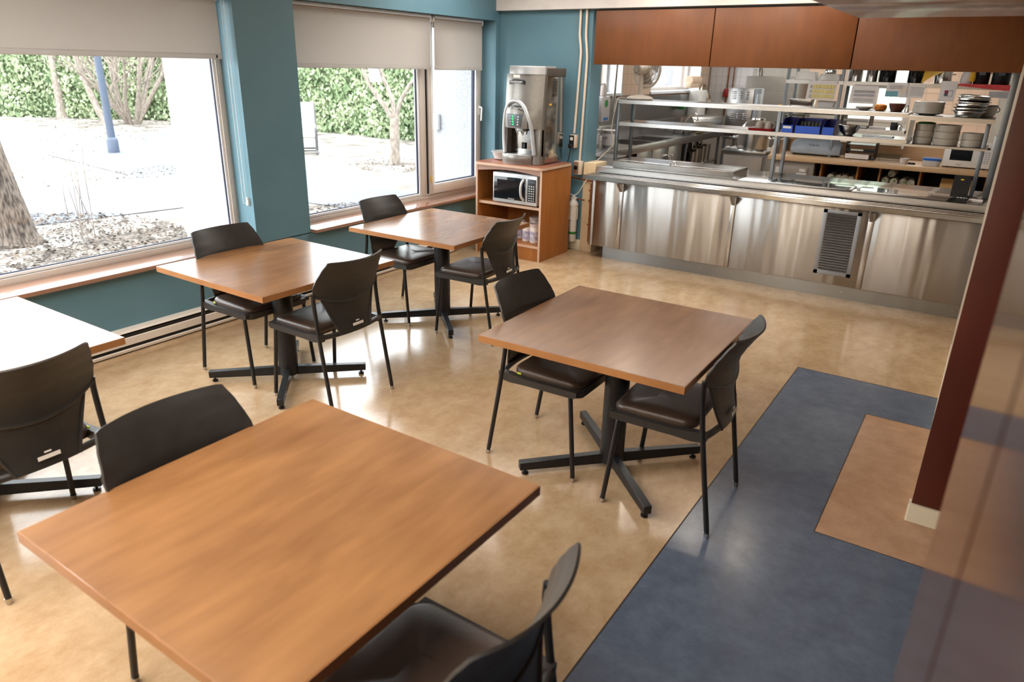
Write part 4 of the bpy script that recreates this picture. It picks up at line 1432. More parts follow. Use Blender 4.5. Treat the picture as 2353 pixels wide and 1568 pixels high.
def bin_thing(x0, wd, lab):
    t = thing('storage_bin', lab, 'bin', (x0, 0.54, SZ2), 0, 'blue stacking bins on the lower overshelf')
    b = B()
    th = 0.004
    D_, Hf, Hb = 0.27, 0.065, 0.125
    b.box(0, wd, 0, D_, 0, th)
    b.done('floor', 'blue_bin', t, False)
    B().box(0, wd, 0, th, th, Hf).done('front', 'blue_bin', t, False)
    B().box(0, wd, D_ - th, D_, th, Hb).done('back', 'blue_bin_dark', t, False)
    for x in (0, wd - th):
        B().prism([(th, th), (D_ - th, th), (D_ - th, Hb), (0.085, Hb), (th, Hf)], x, x + th, 'x').done('side', 'blue_bin_dark', t, False)
    return t


bt = bin_thing(2.868, 0.098, 'narrow blue bin with a white label, left of the three')
B().box(0.012, 0.085, -0.0016, 0, 0.036, 0.056).done('label_strip', 'label_white', bt, False)
bin_thing(2.990, 0.218, 'wide blue bin with black packets in the middle')
bin_thing(3.228, 0.098, 'narrow blue bin on the right of the three, next to the steel bowl')
for k in range(6):
    o = B().box(-0.014, 0.014, -0.05, 0.05, 0, 0.09, 0.003).done('sachet_pack', 'black')
    o.location = (3.018 + 0.033 * k, 0.70, SZ2 + 0.006)
    o.rotation_euler = (R(-6 + 3 * (k % 3)), 0, 0)
    tag(o, 'black sachet pack in the wide blue bin, %s' % ('leftmost', 'second from the left', 'third from the left', 'third from the right', 'second from the right', 'rightmost')[k], 'packet', 'sachet packs in the wide blue bin')
lathe_thing('mixing_bowl', 'small stainless mixing bowl on the lower overshelf', 'bowl', (3.435, 0.66, SZ2), [(0.036, 0.0), (0.045, 0.004), (0.078, 0.04), (0.093, 0.085), (0.098, 0.088), (0.098, 0.09), (0.090, 0.088), (0.074, 0.042), (0.04, 0.008), (0.0, 0.006)], 'steel_pot')
for k, (x, y, a) in enumerate(((3.62, 0.70, 6), (3.74, 0.68, -3))):
    o = B().box(-0.07, 0.07, -0.05, 0.05, 0, 0.012, 0.003).done('cutlery_pack', 'alu_light')
    o.location = (x, y, SZ2); o.rotation_euler = (0, 0, R(a))
    tag(o, ('clear wrapped cutlery pack nearer the steel bowl', 'clear wrapped cutlery pack nearer the dish shelf')[k], 'packet')

ORD9 = ['at the bottom', 'second from the bottom', 'third from the bottom', 'fourth from the bottom', 'fifth from the bottom', 'sixth from the bottom', 'third from the top', 'second from the top', 'at the very top']
# upper shelf
plp = [(0.050, 0.0), (0.06, 0.004), (0.080, 0.008), (0.104, 0.017), (0.107, 0.019), (0.107, 0.027), (0.103, 0.027), (0.074, 0.016), (0.045, 0.011), (0.0, 0.010)]
lathe_thing('dinner_plate', 'single white plate on the upper overshelf', 'plate', (3.52, 0.72, SZ1), [(r * 0.68, z * 1.2) for r, z in plp], 'china')
cn = thing('candy_bag', 'small clear bag of orange candies on the upper overshelf', 'bag', (3.655, 0.70, SZ1))
B().lathe([(0.03, 0.0), (0.046, 0.008), (0.052, 0.03), (0.048, 0.05), (0.03, 0.058), (0.0, 0.06)], seg=14, sy=0.8, cap1=False).done('bag_body', 'candy', cn)
lathe_thing('serving_bowl', 'dark brown bowl on the upper overshelf', 'bowl', (3.785, 0.70, SZ1), [(0.040, 0.0), (0.046, 0.004), (0.058, 0.03), (0.068, 0.066), (0.066, 0.068), (0.055, 0.034), (0.04, 0.012), (0.0, 0.010)], 'brown_bowl')
t = lathe_thing('salt_shaker', 'small steel shaker between the brown bowl and the plates', 'shaker', (3.873, 0.66, SZ1), [(0.016, 0.0), (0.018, 0.003), (0.014, 0.04), (0.016, 0.05), (0.010, 0.06), (0.0, 0.062)], 'steel_pot', 16)
pm = None
for k in range(9):
    if pm is None:
        t = lathe_thing('dinner_plate', '', 'plate', (0, 0, 0), [(r * 1.12, z) for r, z in plp], 'china')
        pm = t
    else:
        t = copy_tree(pm)
    t.location = (4.030 + 0.002 * math.sin(k * 2), 0.70, SZ3 + 0.0105 * k)
    t['label'] = 'white dinner plate, %s in the pile on the dish shelf' % ORD9[k]
    t['group'] = 'pile of white plates on the dish shelf'
pan = None
for k in range(6):
    if pan is None:
        pan = lathe_thing('steel_pan', '', 'pan', (0, 0, 0), [(0.088, 0.0), (0.094, 0.004), (0.118, 0.044), (0.128, 0.046), (0.128, 0.050), (0.116, 0.048), (0.09, 0.008), (0.0, 0.006)], 'steel_pot')
        t = pan
    else:
        t = copy_tree(pan)
    t.location = (4.335 + (0.0, 0.004, 0.010, 0.018, 0.014, 0.02)[k], 0.68, SZ3 + (0.0, 0.028, 0.052, 0.078, 0.102, 0.124)[k])
    t.rotation_euler = (R((0, 1, -2, 3, -3, 1)[k]), R((0, 0, 1, 2, 4, 3)[k]), 0)
    t['label'] = 'shiny steel pan, %s in the leaning stack on the dish shelf' % (ORD9[k] if k < 5 else 'topmost')
    t['group'] = 'stack of steel pans on the dish shelf'
ep = lathe_thing('enamel_pot', 'white enamel pot with a black rim behind the steel pans', 'pot', (4.455, 0.86, SZ3), [(0.05, 0.0), (0.06, 0.004), (0.078, 0.04), (0.076, 0.085), (0.080, 0.092), (0.072, 0.088), (0.0, 0.02)], 'china')
B().lathe([(0.079, 0.088), (0.081, 0.092), (0.077, 0.096), (0.073, 0.09)], seg=26, cap0=False, cap1=False).done('rim', 'black', ep)
b = B(); b.tube(arc((0.074, 0, 0.06), 0.02, -PI / 2, PI / 2, 8), 0.004, 6); b.done('handle', 'black', ep)
# lower deck of the dish shelf: stacked casserole dishes
for j, (x, nk, r_, lab, gp) in enumerate(((4.040, 3, 0.078, 'grey round dish in the left stack on the dish shelf', 'left stack of round dishes'),
                                          (4.215, 3, 0.098, 'grey round dish in the wide middle stack on the dish shelf', 'middle stack of round dishes'),
                                          (4.410, 2, 0.083, 'grey round dish in the low right stack on the dish shelf', 'right stack of round dishes'))):
    dm = None
    for k in range(nk):
        if dm is None:
            t = dm = lathe_thing('round_dish', lab, 'dish', (0, 0, 0), [(r_ * 0.9, 0.0), (r_ * 0.96, 0.003), (r_ * 1.0, 0.052), (r_ * 1.0, 0.055), (r_ * 0.95, 0.055), (r_ * 0.9, 0.01), (0, 0.008)], 'china_grey', group=gp)
        else:
            t = copy_tree(dm)
        t['label'] = lab + ', ' + ('at the bottom', 'second from the bottom' if nk > 2 else 'on top', 'on top')[k]
        t.location = (x, 0.64 + 0.03 * (j == 0), SZ4 + 0.055 * k)
lathe_thing('pan_lid', 'dark green lid resting on the left dish stack', 'lid', (4.045, 0.69, SZ4 + 0.166), [(0.07, 0.0), (0.072, 0.006), (0.05, 0.012), (0.0, 0.014)], 'filter_green')

# counter top right: dark stand and number keypad
st = thing('card_stand', 'black slanted display stand on the counter beside the grey post', 'stand', (4.355, 0.34, 0.931))
b = B(); b.prism([(0.0, 0.0), (0.01, 0.0), (0.075, 0.165), (0.065, 0.170)], 0, 0.125, 'x'); b.done('face', 'black', st, True, 20)
b = B(); b.prism([(0.01, 0.0), (0.12, 0.0), (0.075, 0.165)], 0.004, 0.121, 'x'); b.done('foot', 'black', st, True, 20)
B().xbox((0.022, 0.002, 0.009), Matrix.Translation((0.062, 0.0498, 0.138)) @ Matrix.Rotation(R(-22), 4, 'X')).done('mark', 'yellow_sticker', st, False)
kp_ = thing('number_keypad', 'small black keypad with white digits on the counter edge', 'keypad', (4.405, 0.155, 0.917))
b = B(); b.prism([(0.0, 0.0), (0.07, 0.0), (0.07, 0.05), (0.0, 0.022)], 0, 0.085, 'x'); b.done('casing', 'black', kp_, True, 20)
text('digits', '06 28 04 0', 0.017, 'mw_print', kp_, Matrix.Translation((0.0425, 0.024, 0.0335)) @ Matrix.Rotation(R(22), 4, 'X'))
cb_ = thing('power_cable', 'black cable curled on the counter beside the keypad', 'cable', (4.47, 0.25, 0.917))
b = B(); b.tube(smooth_pts([(0.0, -0.02, 0.005), (0.04, 0.03, 0.03), (0.08, 0.06, 0.022), (0.10, 0.10, 0.005), (0.11, 0.16, 0.005)], 6), 0.004, 6)
b.tube(smooth_pts([(-0.12, 0.06, 0.004), (-0.08, 0.02, 0.02), (-0.04, 0.03, 0.024), (0.01, 0.05, 0.005)], 6), 0.004, 6); b.done('cord', 'black', cb_)
wb = B().box(-0.05, 0.05, -0.035, 0.035, 0, 0.02, 0.005).done('white_card_box', 'paper'); wb.location = (4.545, 0.26, 0.917)
tag(wb, 'small white box on the counter right of the keypad', 'box')

# ================================================================== KITCHEN ISLAND WITH BUTCHER-BLOCK TOP
IX0, IX1, IY0, IY1, IZ = 2.235, 4.66, 2.72, 3.50, 0.905
isl = thing('kitchen_worktable', 'kitchen worktable with a thick maple top and open bays below', 'table', (0, 0, 0))
B().box(IX0, IX1, IY0, IY1, IZ - 0.055, IZ, 0.004).done('maple_top', 'butcher', isl)
b = B(); b.prism([(2.80, IZ), (IY1, IZ), (IY1, IZ + 0.16), (3.05, IZ + 0.15), (2.86, IZ + 0.09)], IX0, IX0 + 0.03, 'x'); b.done('end_guard', 'butcher', isl, True, 20)
B().box(IX0 + 0.03, IX1, IY1 - 0.02, IY1, IZ, IZ + 0.15).done('rear_guard', 'butcher', isl, False)
B().box(2.27, 2.79, IY0 + 0.03, IY1 - 0.05, 0.08, IZ - 0.055).done('drawer_carcass', 'taupe', isl, False)
dw = B().box(2.325, 2.725, IY0 + 0.012, IY0 + 0.03, 0.56, 0.79, 0.003).done('drawer', 'taupe', isl)
b = B(); b.tube(smooth_pts([(2.47, IY0 + 0.012, 0.70), (2.475, IY0 - 0.03, 0.695), (2.52, IY0 - 0.035, 0.695), (2.565, IY0 - 0.03, 0.695), (2.57, IY0 + 0.012, 0.70)], 4), 0.008, 8); b.done('drawer_pull', 'steel_pot', dw)
for x0, x1, z0, z1 in ((2.345, 2.42, 0.66, 0.77), (2.63, 2.70, 0.73, 0.765), (2.60, 2.715, 0.695, 0.715)):
    B().box(x0, x1, IY0 + 0.0105, IY0 + 0.0125, z0, z1).done('drawer_label', 'label_white', dw, False)
B().box(2.79, 4.60, 3.42, 3.45, 0.08, IZ - 0.055).done('bay_back', 'slot_dark', isl, False)
B().box(2.79, 4.60, 2.80, 3.42, 0.36, 0.38).done('bay_floor', 'bay_wood', isl, False)
for x in (2.865, 3.275, 3.515, 3.935, 4.58):
    B().box(x - 0.009, x + 0.009, 2.80, 3.42, 0.38, IZ - 0.055).done('bay_divider', 'bay_wood', isl, False)
for x in (2.30, 4.58):
    for y in (2.80, 3.42):
        B().box(x - 0.02, x + 0.02, y - 0.02, y + 0.02, 0, 0.38).done('leg', 'steel_post', isl, False)
# cup sleeves in the bays
sleeve = None
spots = []
for k, (x, z) in enumerate(((2.94, 0.43), (3.03, 0.43), (3.12, 0.43), (3.21, 0.43), (2.945, 0.515), (3.03, 0.525), (3.115, 0.52), (3.205, 0.515), (2.94, 0.60), (3.02, 0.60), (3.10, 0.605), (3.19, 0.60), (2.985, 0.685), (3.065, 0.68), (3.145, 0.685), (3.215, 0.675))):
    spots.append((x, z, 'foam cup sleeve in the left bay', 'cup sleeves in the left bay'))
for x, z in ((3.35, 0.43), (3.44, 0.43), (3.37, 0.52), (3.45, 0.52), (3.34, 0.60)):
    spots.append((x, z, 'foam cup sleeve in the narrow bay', 'cup sleeves in the narrow middle bay'))
for x, z in ((3.58, 0.43), (3.67, 0.43), (3.76, 0.43), (3.85, 0.43), (3.575, 0.52), (3.665, 0.52), (3.755, 0.525), (3.85, 0.52), (3.60, 0.61), (3.69, 0.61), (3.78, 0.61), (3.87, 0.61), (3.585, 0.705), (3.68, 0.70), (3.77, 0.705), (3.86, 0.70), (3.64, 0.79)):
    spots.append((x, z, 'plastic wrapped cup sleeve in the right bay', 'wrapped cup sleeves in the right bay'))
for i, (x, z, lab, gp) in enumerate(spots):
    if sleeve is None:
        t = thing('cup_sleeve', lab, 'cups')
        b = B(); b.tube([(0, 0, 0), (0, 0.012, 0), (0, 0.30, 0)], [0.034, 0.042, 0.040], 16); b.done('cups', 'cup_foam', t)
        b = B(); b.tube([(0.012, -0.004, 0.014), (0.012, 0.002, 0.014)], [0.012, 0.016], 10); b.done('print', 'cup_green', t)
        sleeve = t
    else:
        t = copy_tree(sleeve)
    t.location = (x, 2.81 + 0.02 * math.sin(i * 3.1), z)
    t.rotation_euler = (0, i * 1.1, R(4 * math.sin(i * 2.3)))
    row = sorted([q for q in spots if q[3] == gp and abs(q[1] - z) < 0.035])
    rows = sorted({round(q[1] / 0.0875) for q in spots if q[3] == gp})
    pos = row.index((x, z, lab, gp)) + 1
    rw = rows.index(round(z / 0.0875)) + 1
    NW = ['first', 'second', 'third', 'fourth', 'fifth', 'sixth']
    t['label'] = lab + ', %s row up, %s from the left' % (NW[rw - 1], NW[pos - 1])
    t['group'] = gp
bx = thing('cardboard_box', 'brown cardboard box with blue print in the right bay', 'box', (4.15, 2.82, 0.381))
B().box(0, 0.30, 0, 0.35, 0, 0.33).done('carton', 'cardboard', bx, False)
B().box(0.02, 0.22, -0.002, 0, 0.10, 0.19).done('blue_band', 'print_blue', bx, False)
text('box_text', 'Lance', 0.075, 'print_blue', bx, face_ny(0.13, -0.002, 0.235))
text('box_code', '01-001', 0.05, 'cardboard', bx, face_ny(0.12, -0.003, 0.145))
b = B(); b.prism([(0.0, 0.33), (0.0, 0.335), (0.08, 0.40), (0.085, 0.395)], 0, 0.30, 'x'); b.done('flap', 'cardboard', bx, False)

# on the maple top
fd = thing('film_dispenser', 'grey cling film dispenser on the left of the maple top', 'film dispenser', (2.43, 2.95, IZ))
prof = [(0.0, 0.03), (0.02, 0.018), (0.28, 0.018), (0.30, 0.06), (0.28, 0.16), (0.20, 0.21), (0.06, 0.17), (0.01, 0.10)]
def ring(x, s, dz):
    return [(x, 0.15 + (y - 0.15) * s, 0.018 + (z - 0.018) * s + dz) for y, z in prof]
B().loft([ring(0.0, 0.75, 0.0), ring(0.05, 0.9, 0.0), ring(0.12, 1.0, 0.0), ring(0.22, 0.93, 0.0), ring(0.32, 0.93, 0.0), ring(0.42, 1.0, 0.0), ring(0.50, 0.95, 0.0), ring(0.58, 0.7, 0.0)]).done('shell', 'film_grey', fd, True, 60)
B().box(0.03, 0.54, 0.05, 0.26, 0, 0.02, 0.004).done('foot', 'black', fd)
text('film_text', 'Saf-T-Wrap Station', 0.030, 'print_blue', fd, Matrix.Translation((0.26, 0.044, 0.128)) @ Matrix.Rotation(R(52), 4, 'X'), 0.002)
dtm = thing('document_tray', 'black two tier document tray on the maple top', 'tray', (3.07, 2.98, IZ))
for z in (0.005, 0.085, 0.165):
    B().box(0, 0.33, 0, 0.26, z, z + 0.006).done('deck', 'black', dtm, False)
for x in (0.0, 0.324):
    B().box(x, x + 0.006, 0, 0.26, 0.0, 0.20).done('side', 'black', dtm, False)
B().box(0.0, 0.33, -0.004, 0.004, 0.085, 0.125).done('front_lip', 'black', dtm, False)
B().box(0.06, 0.20, -0.0065, -0.0035, 0.10, 0.118).done('label_strip', 'paper_cream', dtm, False)
bn = thing('ring_binder', 'white ring binder lying in the lower tray', 'binder', (3.085, 2.93, IZ + 0.012))
b = B(); b.prism([(0, 0), (0.25, 0), (0.25, 0.02), (0, 0.055)], 0, 0.26, 'x'); b.done('cover', 'paper', bn, True, 20)
clb = thing('clear_box', 'shallow clear plastic box behind the paper cup', 'box', (3.43, 3.08, IZ))
b = B()
for x0, x1, y0, y1, z0, z1 in ((0, 0.24, 0, 0.16, 0, 0.003), (0, 0.24, 0, 0.003, 0.003, 0.08), (0, 0.24, 0.157, 0.16, 0.003, 0.08), (0, 0.003, 0.003, 0.157, 0.003, 0.08), (0.237, 0.24, 0.003, 0.157, 0.003, 0.08)):
    b.box(x0, x1, y0, y1, z0, z1)
b.done('walls', 'clear_plastic', clb, False)
lathe_thing('paper_cup', 'short white paper tub on the maple top', 'cup', (3.735, 2.88, IZ), [(0.036, 0.0), (0.038, 0.002), (0.048, 0.06), (0.051, 0.064), (0.046, 0.06), (0.034, 0.006), (0, 0.005)], 'paper')
o = lathe_thing('black_clip', 'small black clip beside the white paper tub', 'clip', (3.815, 2.90, IZ), [(0.03, 0.0), (0.032, 0.008), (0.022, 0.022), (0.0, 0.026)], 'black', 14, 1.3, 0.7)
fdc = thing('food_container', 'clear food container with a blue lid beside the white microwave', 'container', (4.01, 2.93, IZ))
oo = rrect(-0.095, 0.095, -0.07, 0.07, 0.045, 5)
B().loft([[(x * 0.86, y * 0.86, 0.0) for x, y in oo], [(x * 0.9, y * 0.9, 0.006) for x, y in oo], [(x * 0.96, y * 0.96, 0.06) for x, y in oo]]).done('tub', 'tub_clear', fdc)
B().loft([[(x * 0.98, y * 0.98, 0.06) for x, y in oo], [(x, y, 0.064) for x, y in oo], [(x, y, 0.078) for x, y in oo], [(x * 0.9, y * 0.9, 0.086) for x, y in oo]]).done('lid', 'blue_lid', fdc)
for k, (x, y, a, lab) in enumerate(((3.28, 2.80, 8, 'small white slip of paper in front of the binder'), (3.68, 2.775, -4, 'white paper sheet near the front edge of the maple top'))):
    o = B().box(-0.09, 0.09, -0.03, 0.03, 0, 0.002).done('paper_slip', 'paper', smooth=False); o.location = (x, y, IZ + 0.0005); o.rotation_euler = (0, 0, R(a)); tag(o, lab, 'paper')
# white microwave
m2 = thing('microwave_oven', 'white microwave oven on the right of the maple top', 'microwave', (4.115, 2.90, IZ))
B().box(0, 0.46, 0.01, 0.32, 0.012, 0.265, 0.006).done('casing', 'mw_white', m2)
d2 = B().box(0.0, 0.345, -0.012, 0.012, 0.014, 0.263, 0.006).done('door', 'mw_white', m2)
B().box(0.065, 0.275, -0.0135, -0.011, 0.085, 0.225).done('door_window', 'mw_glass', d2, False)
text('brand', 'Chef', 0.026, 'panel_grey', d2, face_ny(0.16, -0.0128, 0.040), shear=0.3)
c2 = B().box(0.349, 0.46, -0.010, 0.012, 0.014, 0.263, 0.005).done('control_panel', 'mw_white', m2)
B().box(0.375, 0.43, -0.0115, -0.0095, 0.215, 0.238).done('display', 'black', c2, False)
kb2 = B().box(-0.010, 0.010, -0.0008, 0.0008, -0.006, 0.006).mesh('key', 'paper_grey', False)
for i in range(3):
    for j in range(6):
        inst('key', kb2, c2, (0.377 + 0.027 * i, -0.0108, 0.075 + 0.022 * j))
for x, y in ((0.05, 0.06), (0.41, 0.06), (0.05, 0.27), (0.41, 0.27)):
    B().cyl((x, y, 0), (x, y, 0.014), 0.014, seg=10).done('foot', 'black', m2)

# ------------------------------------------------------------------ island overshelf rack
rk = thing('island_rack', 'steel rack with shelves standing over the maple worktable', 'rack', (0, 0, 0))
for x in (2.275, 2.90, 4.62):
    for y in (2.98, 3.44):
        B().box(x - 0.018, x + 0.018, y - 0.018, y + 0.018, IZ if x > 2.3 else 0.0, 2.05, 0.003).done('post', 'steel_post', rk, False)
for x0, x1, y0, z0, z1 in ((2.26, 2.92, 2.95, 1.745, 1.785), (2.925, 4.64, 2.95, 1.735, 1.785), (2.26, 3.05, 2.95, 1.455, 1.478), (2.30, 3.68, 2.99, 1.232, 1.262)):
    b = B(); b.prism([(y0, z0), (y0, z1), (3.46, z1), (3.46, z0), (3.455, z0), (3.455, z1 - 0.005), (y0 + 0.006, z1 - 0.005), (y0 + 0.006, z0)], x0, x1, 'x')
    b.done('shelf', 'steel_shelf', rk, True, 20)
B().box(3.05, 3.42, 2.938, 2.949, 1.72, 1.752).done('ticket_rail', 'louver', rk, False)
B().box(3.665, 3.69, 2.99, 3.44, 1.06, 1.42).done('end_plate', 'steel_shelf', rk, False)
RZ = 1.786


def tub_up(x, y, w_, d_, h_, m, lab, mat_thick=0.9, name='storage_tub'):
    t = thing(name, lab, 'tub', (x, y, RZ))
    o = rrect(-w_ / 2, w_ / 2, -d_ / 2, d_ / 2, 0.03, 4)
    B().loft([[(x_, y_, 0.0) for x_, y_ in o], [(x_, y_, 0.012) for x_, y_ in o], [(x_ * 0.95, y_ * 0.95, 0.013) for x_, y_ in o], [(x_ * 0.86, y_ * 0.86, h_ - 0.01) for x_, y_ in o], [(x_ * 0.82, y_ * 0.82, h_) for x_, y_ in o]]).done('body', m, t)
    return t


tub_up(2.47, 3.10, 0.27, 0.22, 0.095, 'mw_white', 'white upturned tub at the left end of the rack top shelf')
tub_up(2.745, 3.10, 0.27, 0.2, 0.075, 'china', 'beige upturned loaf tub second from the left on the rack')
t = thing('whisk_bowl', 'steel ring bowl sitting on the beige loaf tub', 'bowl', (2.73, 3.10, RZ + 0.076))
B().lathe([(0.05, 0.0), (0.07, 0.01), (0.072, 0.02), (0.06, 0.05), (0.0, 0.055)], seg=24, cap1=False).done('body', 'steel_pot', t)


def canister(x, y, r_, h_, m, lab, name='stock_pot', cat='pot', lid=None):
    t = thing(name, lab, cat, (x, y, RZ))
    B().lathe([(r_ * 0.97, 0.0), (r_, 0.004), (r_, h_), (r_ * 1.04, h_ + 0.004), (r_ * 1.04, h_ + 0.010), (r_ * 0.96, h_ + 0.008), (r_ * 0.96, 0.01), (0, 0.008)], seg=26, cap1=False).done('body', m, t)
    b = B()
    for s_ in (-1, 1):
        b.tube([(s_ * r_, -0.03, h_ * 0.7), (s_ * (r_ + 0.03), -0.025, h_ * 0.7), (s_ * (r_ + 0.03), 0.025, h_ * 0.7), (s_ * r_, 0.03, h_ * 0.7)], 0.005, 6)
    b.done('handle', 'steel_pot', t)
    return t


canister(3.015, 3.12, 0.076, 0.19, 'steel_pot', 'tall steel canister left of the other canister on the rack', 'steel_canister', 'canister')
canister(3.190, 3.12, 0.062, 0.18, 'steel_pot', 'narrow steel canister beside the black pots on the rack', 'steel_canister', 'canister')
canister(3.355, 3.14, 0.090, 0.20, 'black_gloss', 'black stock pot left of the window gap on the rack')
canister(3.650, 3.14, 0.085, 0.20, 'black_gloss', 'black stock pot right of the window gap on the rack')
# yellow cloth draped over a low bin
pb_ = canister(3.92, 3.16, 0.09, 0.14, 'steel_pot', 'steel pot hidden under the yellow cloth on the rack')
cl = thing('yellow_cloth', 'yellow dish cloth draped over a pot on the rack', 'cloth', (3.92, 3.05, RZ))
def clf(u, v):
    x = -0.19 + 0.36 * u
    y = -0.085 + 0.20 * v
    z = 0.165 - 0.14 * max(0, (0.55 - u)) * 1.6 * (1 - v) - 0.05 * (1 - v) * (1 - u) + 0.012 * math.sin(9 * u + 3 * v) * (1 - v)
    return (x, y, max(0.003, z))
B().sheet(clf, 16, 10, 0.004).done('drape', 'cloth_yellow', cl)
bg_ = thing('bread_bag', 'white and yellow bread bag on the rack right of the cloth', 'bag', (4.155, 3.08, RZ))
B().lathe([(0.055, 0.0), (0.062, 0.02), (0.055, 0.09), (0.035, 0.14), (0.02, 0.17)], seg=12, sx=1.0, sy=0.8).done('sack', 'sack_white', bg_)
B().lathe([(0.03, 0.03), (0.036, 0.06), (0.025, 0.15)], (0.055, -0.02, 0), 10).done('sack_fold', 'cloth_yellow', bg_)
for x, r_, lab in ((4.295, 0.075, 'black lidded jug on the red cloth at the rack end, left one'), (4.475, 0.088, 'black lidded pot on the red cloth at the far right of the rack')):
    t = canister(x, 3.10, r_, 0.17, 'black', lab, 'black_jug', 'jug')
    B().box(-0.03, 0.03, -r_ - 0.004, -r_ + 0.004, 0.10, 0.13).done('jug_label', 'panel_grey', t, False)
rc = thing('red_cloth', 'red checked cloth hanging over the edge of the rack shelf', 'cloth', (4.36, 2.945, RZ))
def rcf(u, v):
    x = -0.27 + 0.52 * u
    if v < 0.5:
        return (x, 0.12 - 0.24 * v, 0.004 + 0.002 * math.sin(12 * u))
    return (x, -0.004 - 0.006 * math.sin(15 * u), 0.004 - 0.09 * (v - 0.5) * (0.4 + 1.0 * u))
B().sheet(rcf, 16, 8, 0.003).done('drape', 'cloth_red', rc)
# middle rack shelf
pf = thing('perforated_pan', 'perforated steel steam pan on the rack middle shelf', 'pan', (2.47, 3.05, 1.478))
oo = rrect(-0.15, 0.15, -0.09, 0.09, 0.03, 4)
B().loft([[(x * 0.86, y * 0.86, 0.0) for x, y in oo], [(x * 0.9, y * 0.9, 0.006) for x, y in oo], [(x * 0.96, y * 0.96, 0.082) for x, y in oo], [(x * 1.07, y * 1.07, 0.084) for x, y in oo], [(x * 1.07, y * 1.07, 0.088) for x, y in oo]]).done('pan_body', 'steel_pot', pf)
b = B()
for i in range(9):
    for j in range(3):
        b.cyl((-0.10 + 0.024 * i + 0.012 * (j % 2), -0.0875, 0.025 + 0.017 * j), (-0.10 + 0.024 * i + 0.012 * (j % 2), -0.080, 0.025 + 0.017 * j), 0.004, seg=8)
b.done('perforation', 'black', pf)
t = thing('clear_pan', 'clear plastic pan next to the perforated steel pan', 'pan', (2.76, 3.05, 1.478))
oo = rrect(-0.10, 0.10, -0.09, 0.09, 0.02, 3)
B().loft([[(x * 0.9, y * 0.9, 0.0) for x, y in oo], [(x, y, 0.075) for x, y in oo], [(x * 0.97, y * 0.97, 0.075) for x, y in oo], [(x * 0.87, y * 0.87, 0.004) for x, y in oo]]).done('pan_body', 'tub_clear', t)
# lower rack shelf: trays, printers, papers
for x, w_, h_, m, lab, nm, cat in ((2.38, 0.27, 0.10, 'black', 'black letter tray at the left of the lower rack shelf', 'letter_tray', 'tray'),
                                   (2.70, 0.36, 0.13, 'black', 'black letter tray stacked with papers on the lower rack shelf', 'letter_tray', 'tray'),
                                   (3.12, 0.30, 0.14, 'black', 'black file tray holding white sheets on the lower rack shelf', 'letter_tray', 'tray')):
    t = thing(nm, lab, cat, (x, 3.03, 1.263))
    for z in (0.0, h_ / 2, h_):
        B().box(-w_ / 2, w_ / 2, 0, 0.30, z, z + 0.006).done('deck', m, t, False)
    for s_ in (-1, 1):
        B().box(s_ * w_ / 2 - 0.004, s_ * w_ / 2 + 0.004, 0, 0.30, 0, h_ + 0.02).done('side', m, t, False)
    B().box(-w_ / 2 + 0.01, w_ / 2 - 0.02, -0.004, 0.003, h_ / 2 + 0.006, h_ / 2 + 0.03).done('front', 'louver', t, False)
    B().box(-w_ / 2 + 0.02, w_ / 2 - 0.02, -0.01, 0.2, 0.007, 0.02).done('paper_pile', 'paper', t, False)
o = thing('label_printer', 'small black and chrome gadget at the right end of the lower rack shelf', 'gadget', (3.55, 3.03, 1.263))
B().box(-0.05, 0.02, 0, 0.10, 0, 0.09, 0.01).done('body', 'black', o)
B().lathe([(0.03, 0.0), (0.03, 0.05), (0.015, 0.07)], (0.05, 0.03, 0), 14).done('knob', 'steel_pot', o)
for k in range(3):
    o = B().box(-0.09, 0.09, -0.06, 0.06, 0, 0.008).done('paper_stack', 'paper', smooth=False); o.location = (3.36, 3.06, 1.2635 + 0.0085 * k); o.rotation_euler = (0, 0, R(7 * k)); tag(o, 'loose white paper beside the black gadget, %s sheet bundle' % ('lowest', 'middle', 'top')[k], 'paper', 'loose paper stacks on the lower rack shelf')

# notices hanging from the rack edge
def notice(lab, x0, x1, z0, z1, tilt=0, m='paper', y=2.93):
    t = thing('notice_sheet', lab, 'notice', ((x0 + x1) / 2, y, z1))
    w_ = x1 - x0
    def f(u, v):
        return (-w_ / 2 + w_ * u + tilt * (v - 1), -0.008 * math.sin(PI * (1 - v) * 0.5) - 0.004 * math.sin(3 * u), -(z1 - z0) * (1 - v))
    B().sheet(f, 6, 8, 0.0012).done('sheet', m, t)
    return t


def strip(t, x0, x1, z0, z1, m, off=-0.0135):
    B().box(x0, x1, off - 0.001, off, z0, z1).done('print', m, t, False)


t = notice('menu calendar sheet with yellow boxes hanging from the rack', 2.535, 2.862, 1.568, 1.778, 0.01)
for r_ in range(3):
    strip(t, -0.135, -0.115, -0.19 + 0.055 * r_, -0.155 + 0.055 * r_, 'paper_grey', -0.014)
    for c_ in range(6):
        strip(t, -0.105 + 0.042 * c_, -0.07 + 0.042 * c_, -0.19 + 0.055 * r_, -0.148 + 0.055 * r_, 'print_yellow', -0.014)
t = notice('white form with grey rows hanging left of the window gap', 3.028, 3.312, 1.545, 1.742, 0.01)
for z in (-0.06, -0.075, -0.10, -0.115, -0.15, -0.17):
    strip(t, -0.11, 0.11, z, z + 0.010, 'paper_grey', -0.0135)
t = notice('white typed sheet with a teal note hanging right of the window gap', 3.395, 3.612, 1.632, 1.782, 0.004)
strip(t, -0.108, 0.02, -0.148, -0.088, 'paper_teal')
strip(t, 0.02, 0.10, -0.10, -0.04, 'paper_cream')
for z in (-0.03, -0.045, -0.06):
    strip(t, -0.08, 0.06, z, z + 0.004, 'paper_grey')
t = notice('white sheet with typed lines overlapping the teal note sheet', 3.545, 3.790, 1.628, 1.766, 0.01, y=2.938)
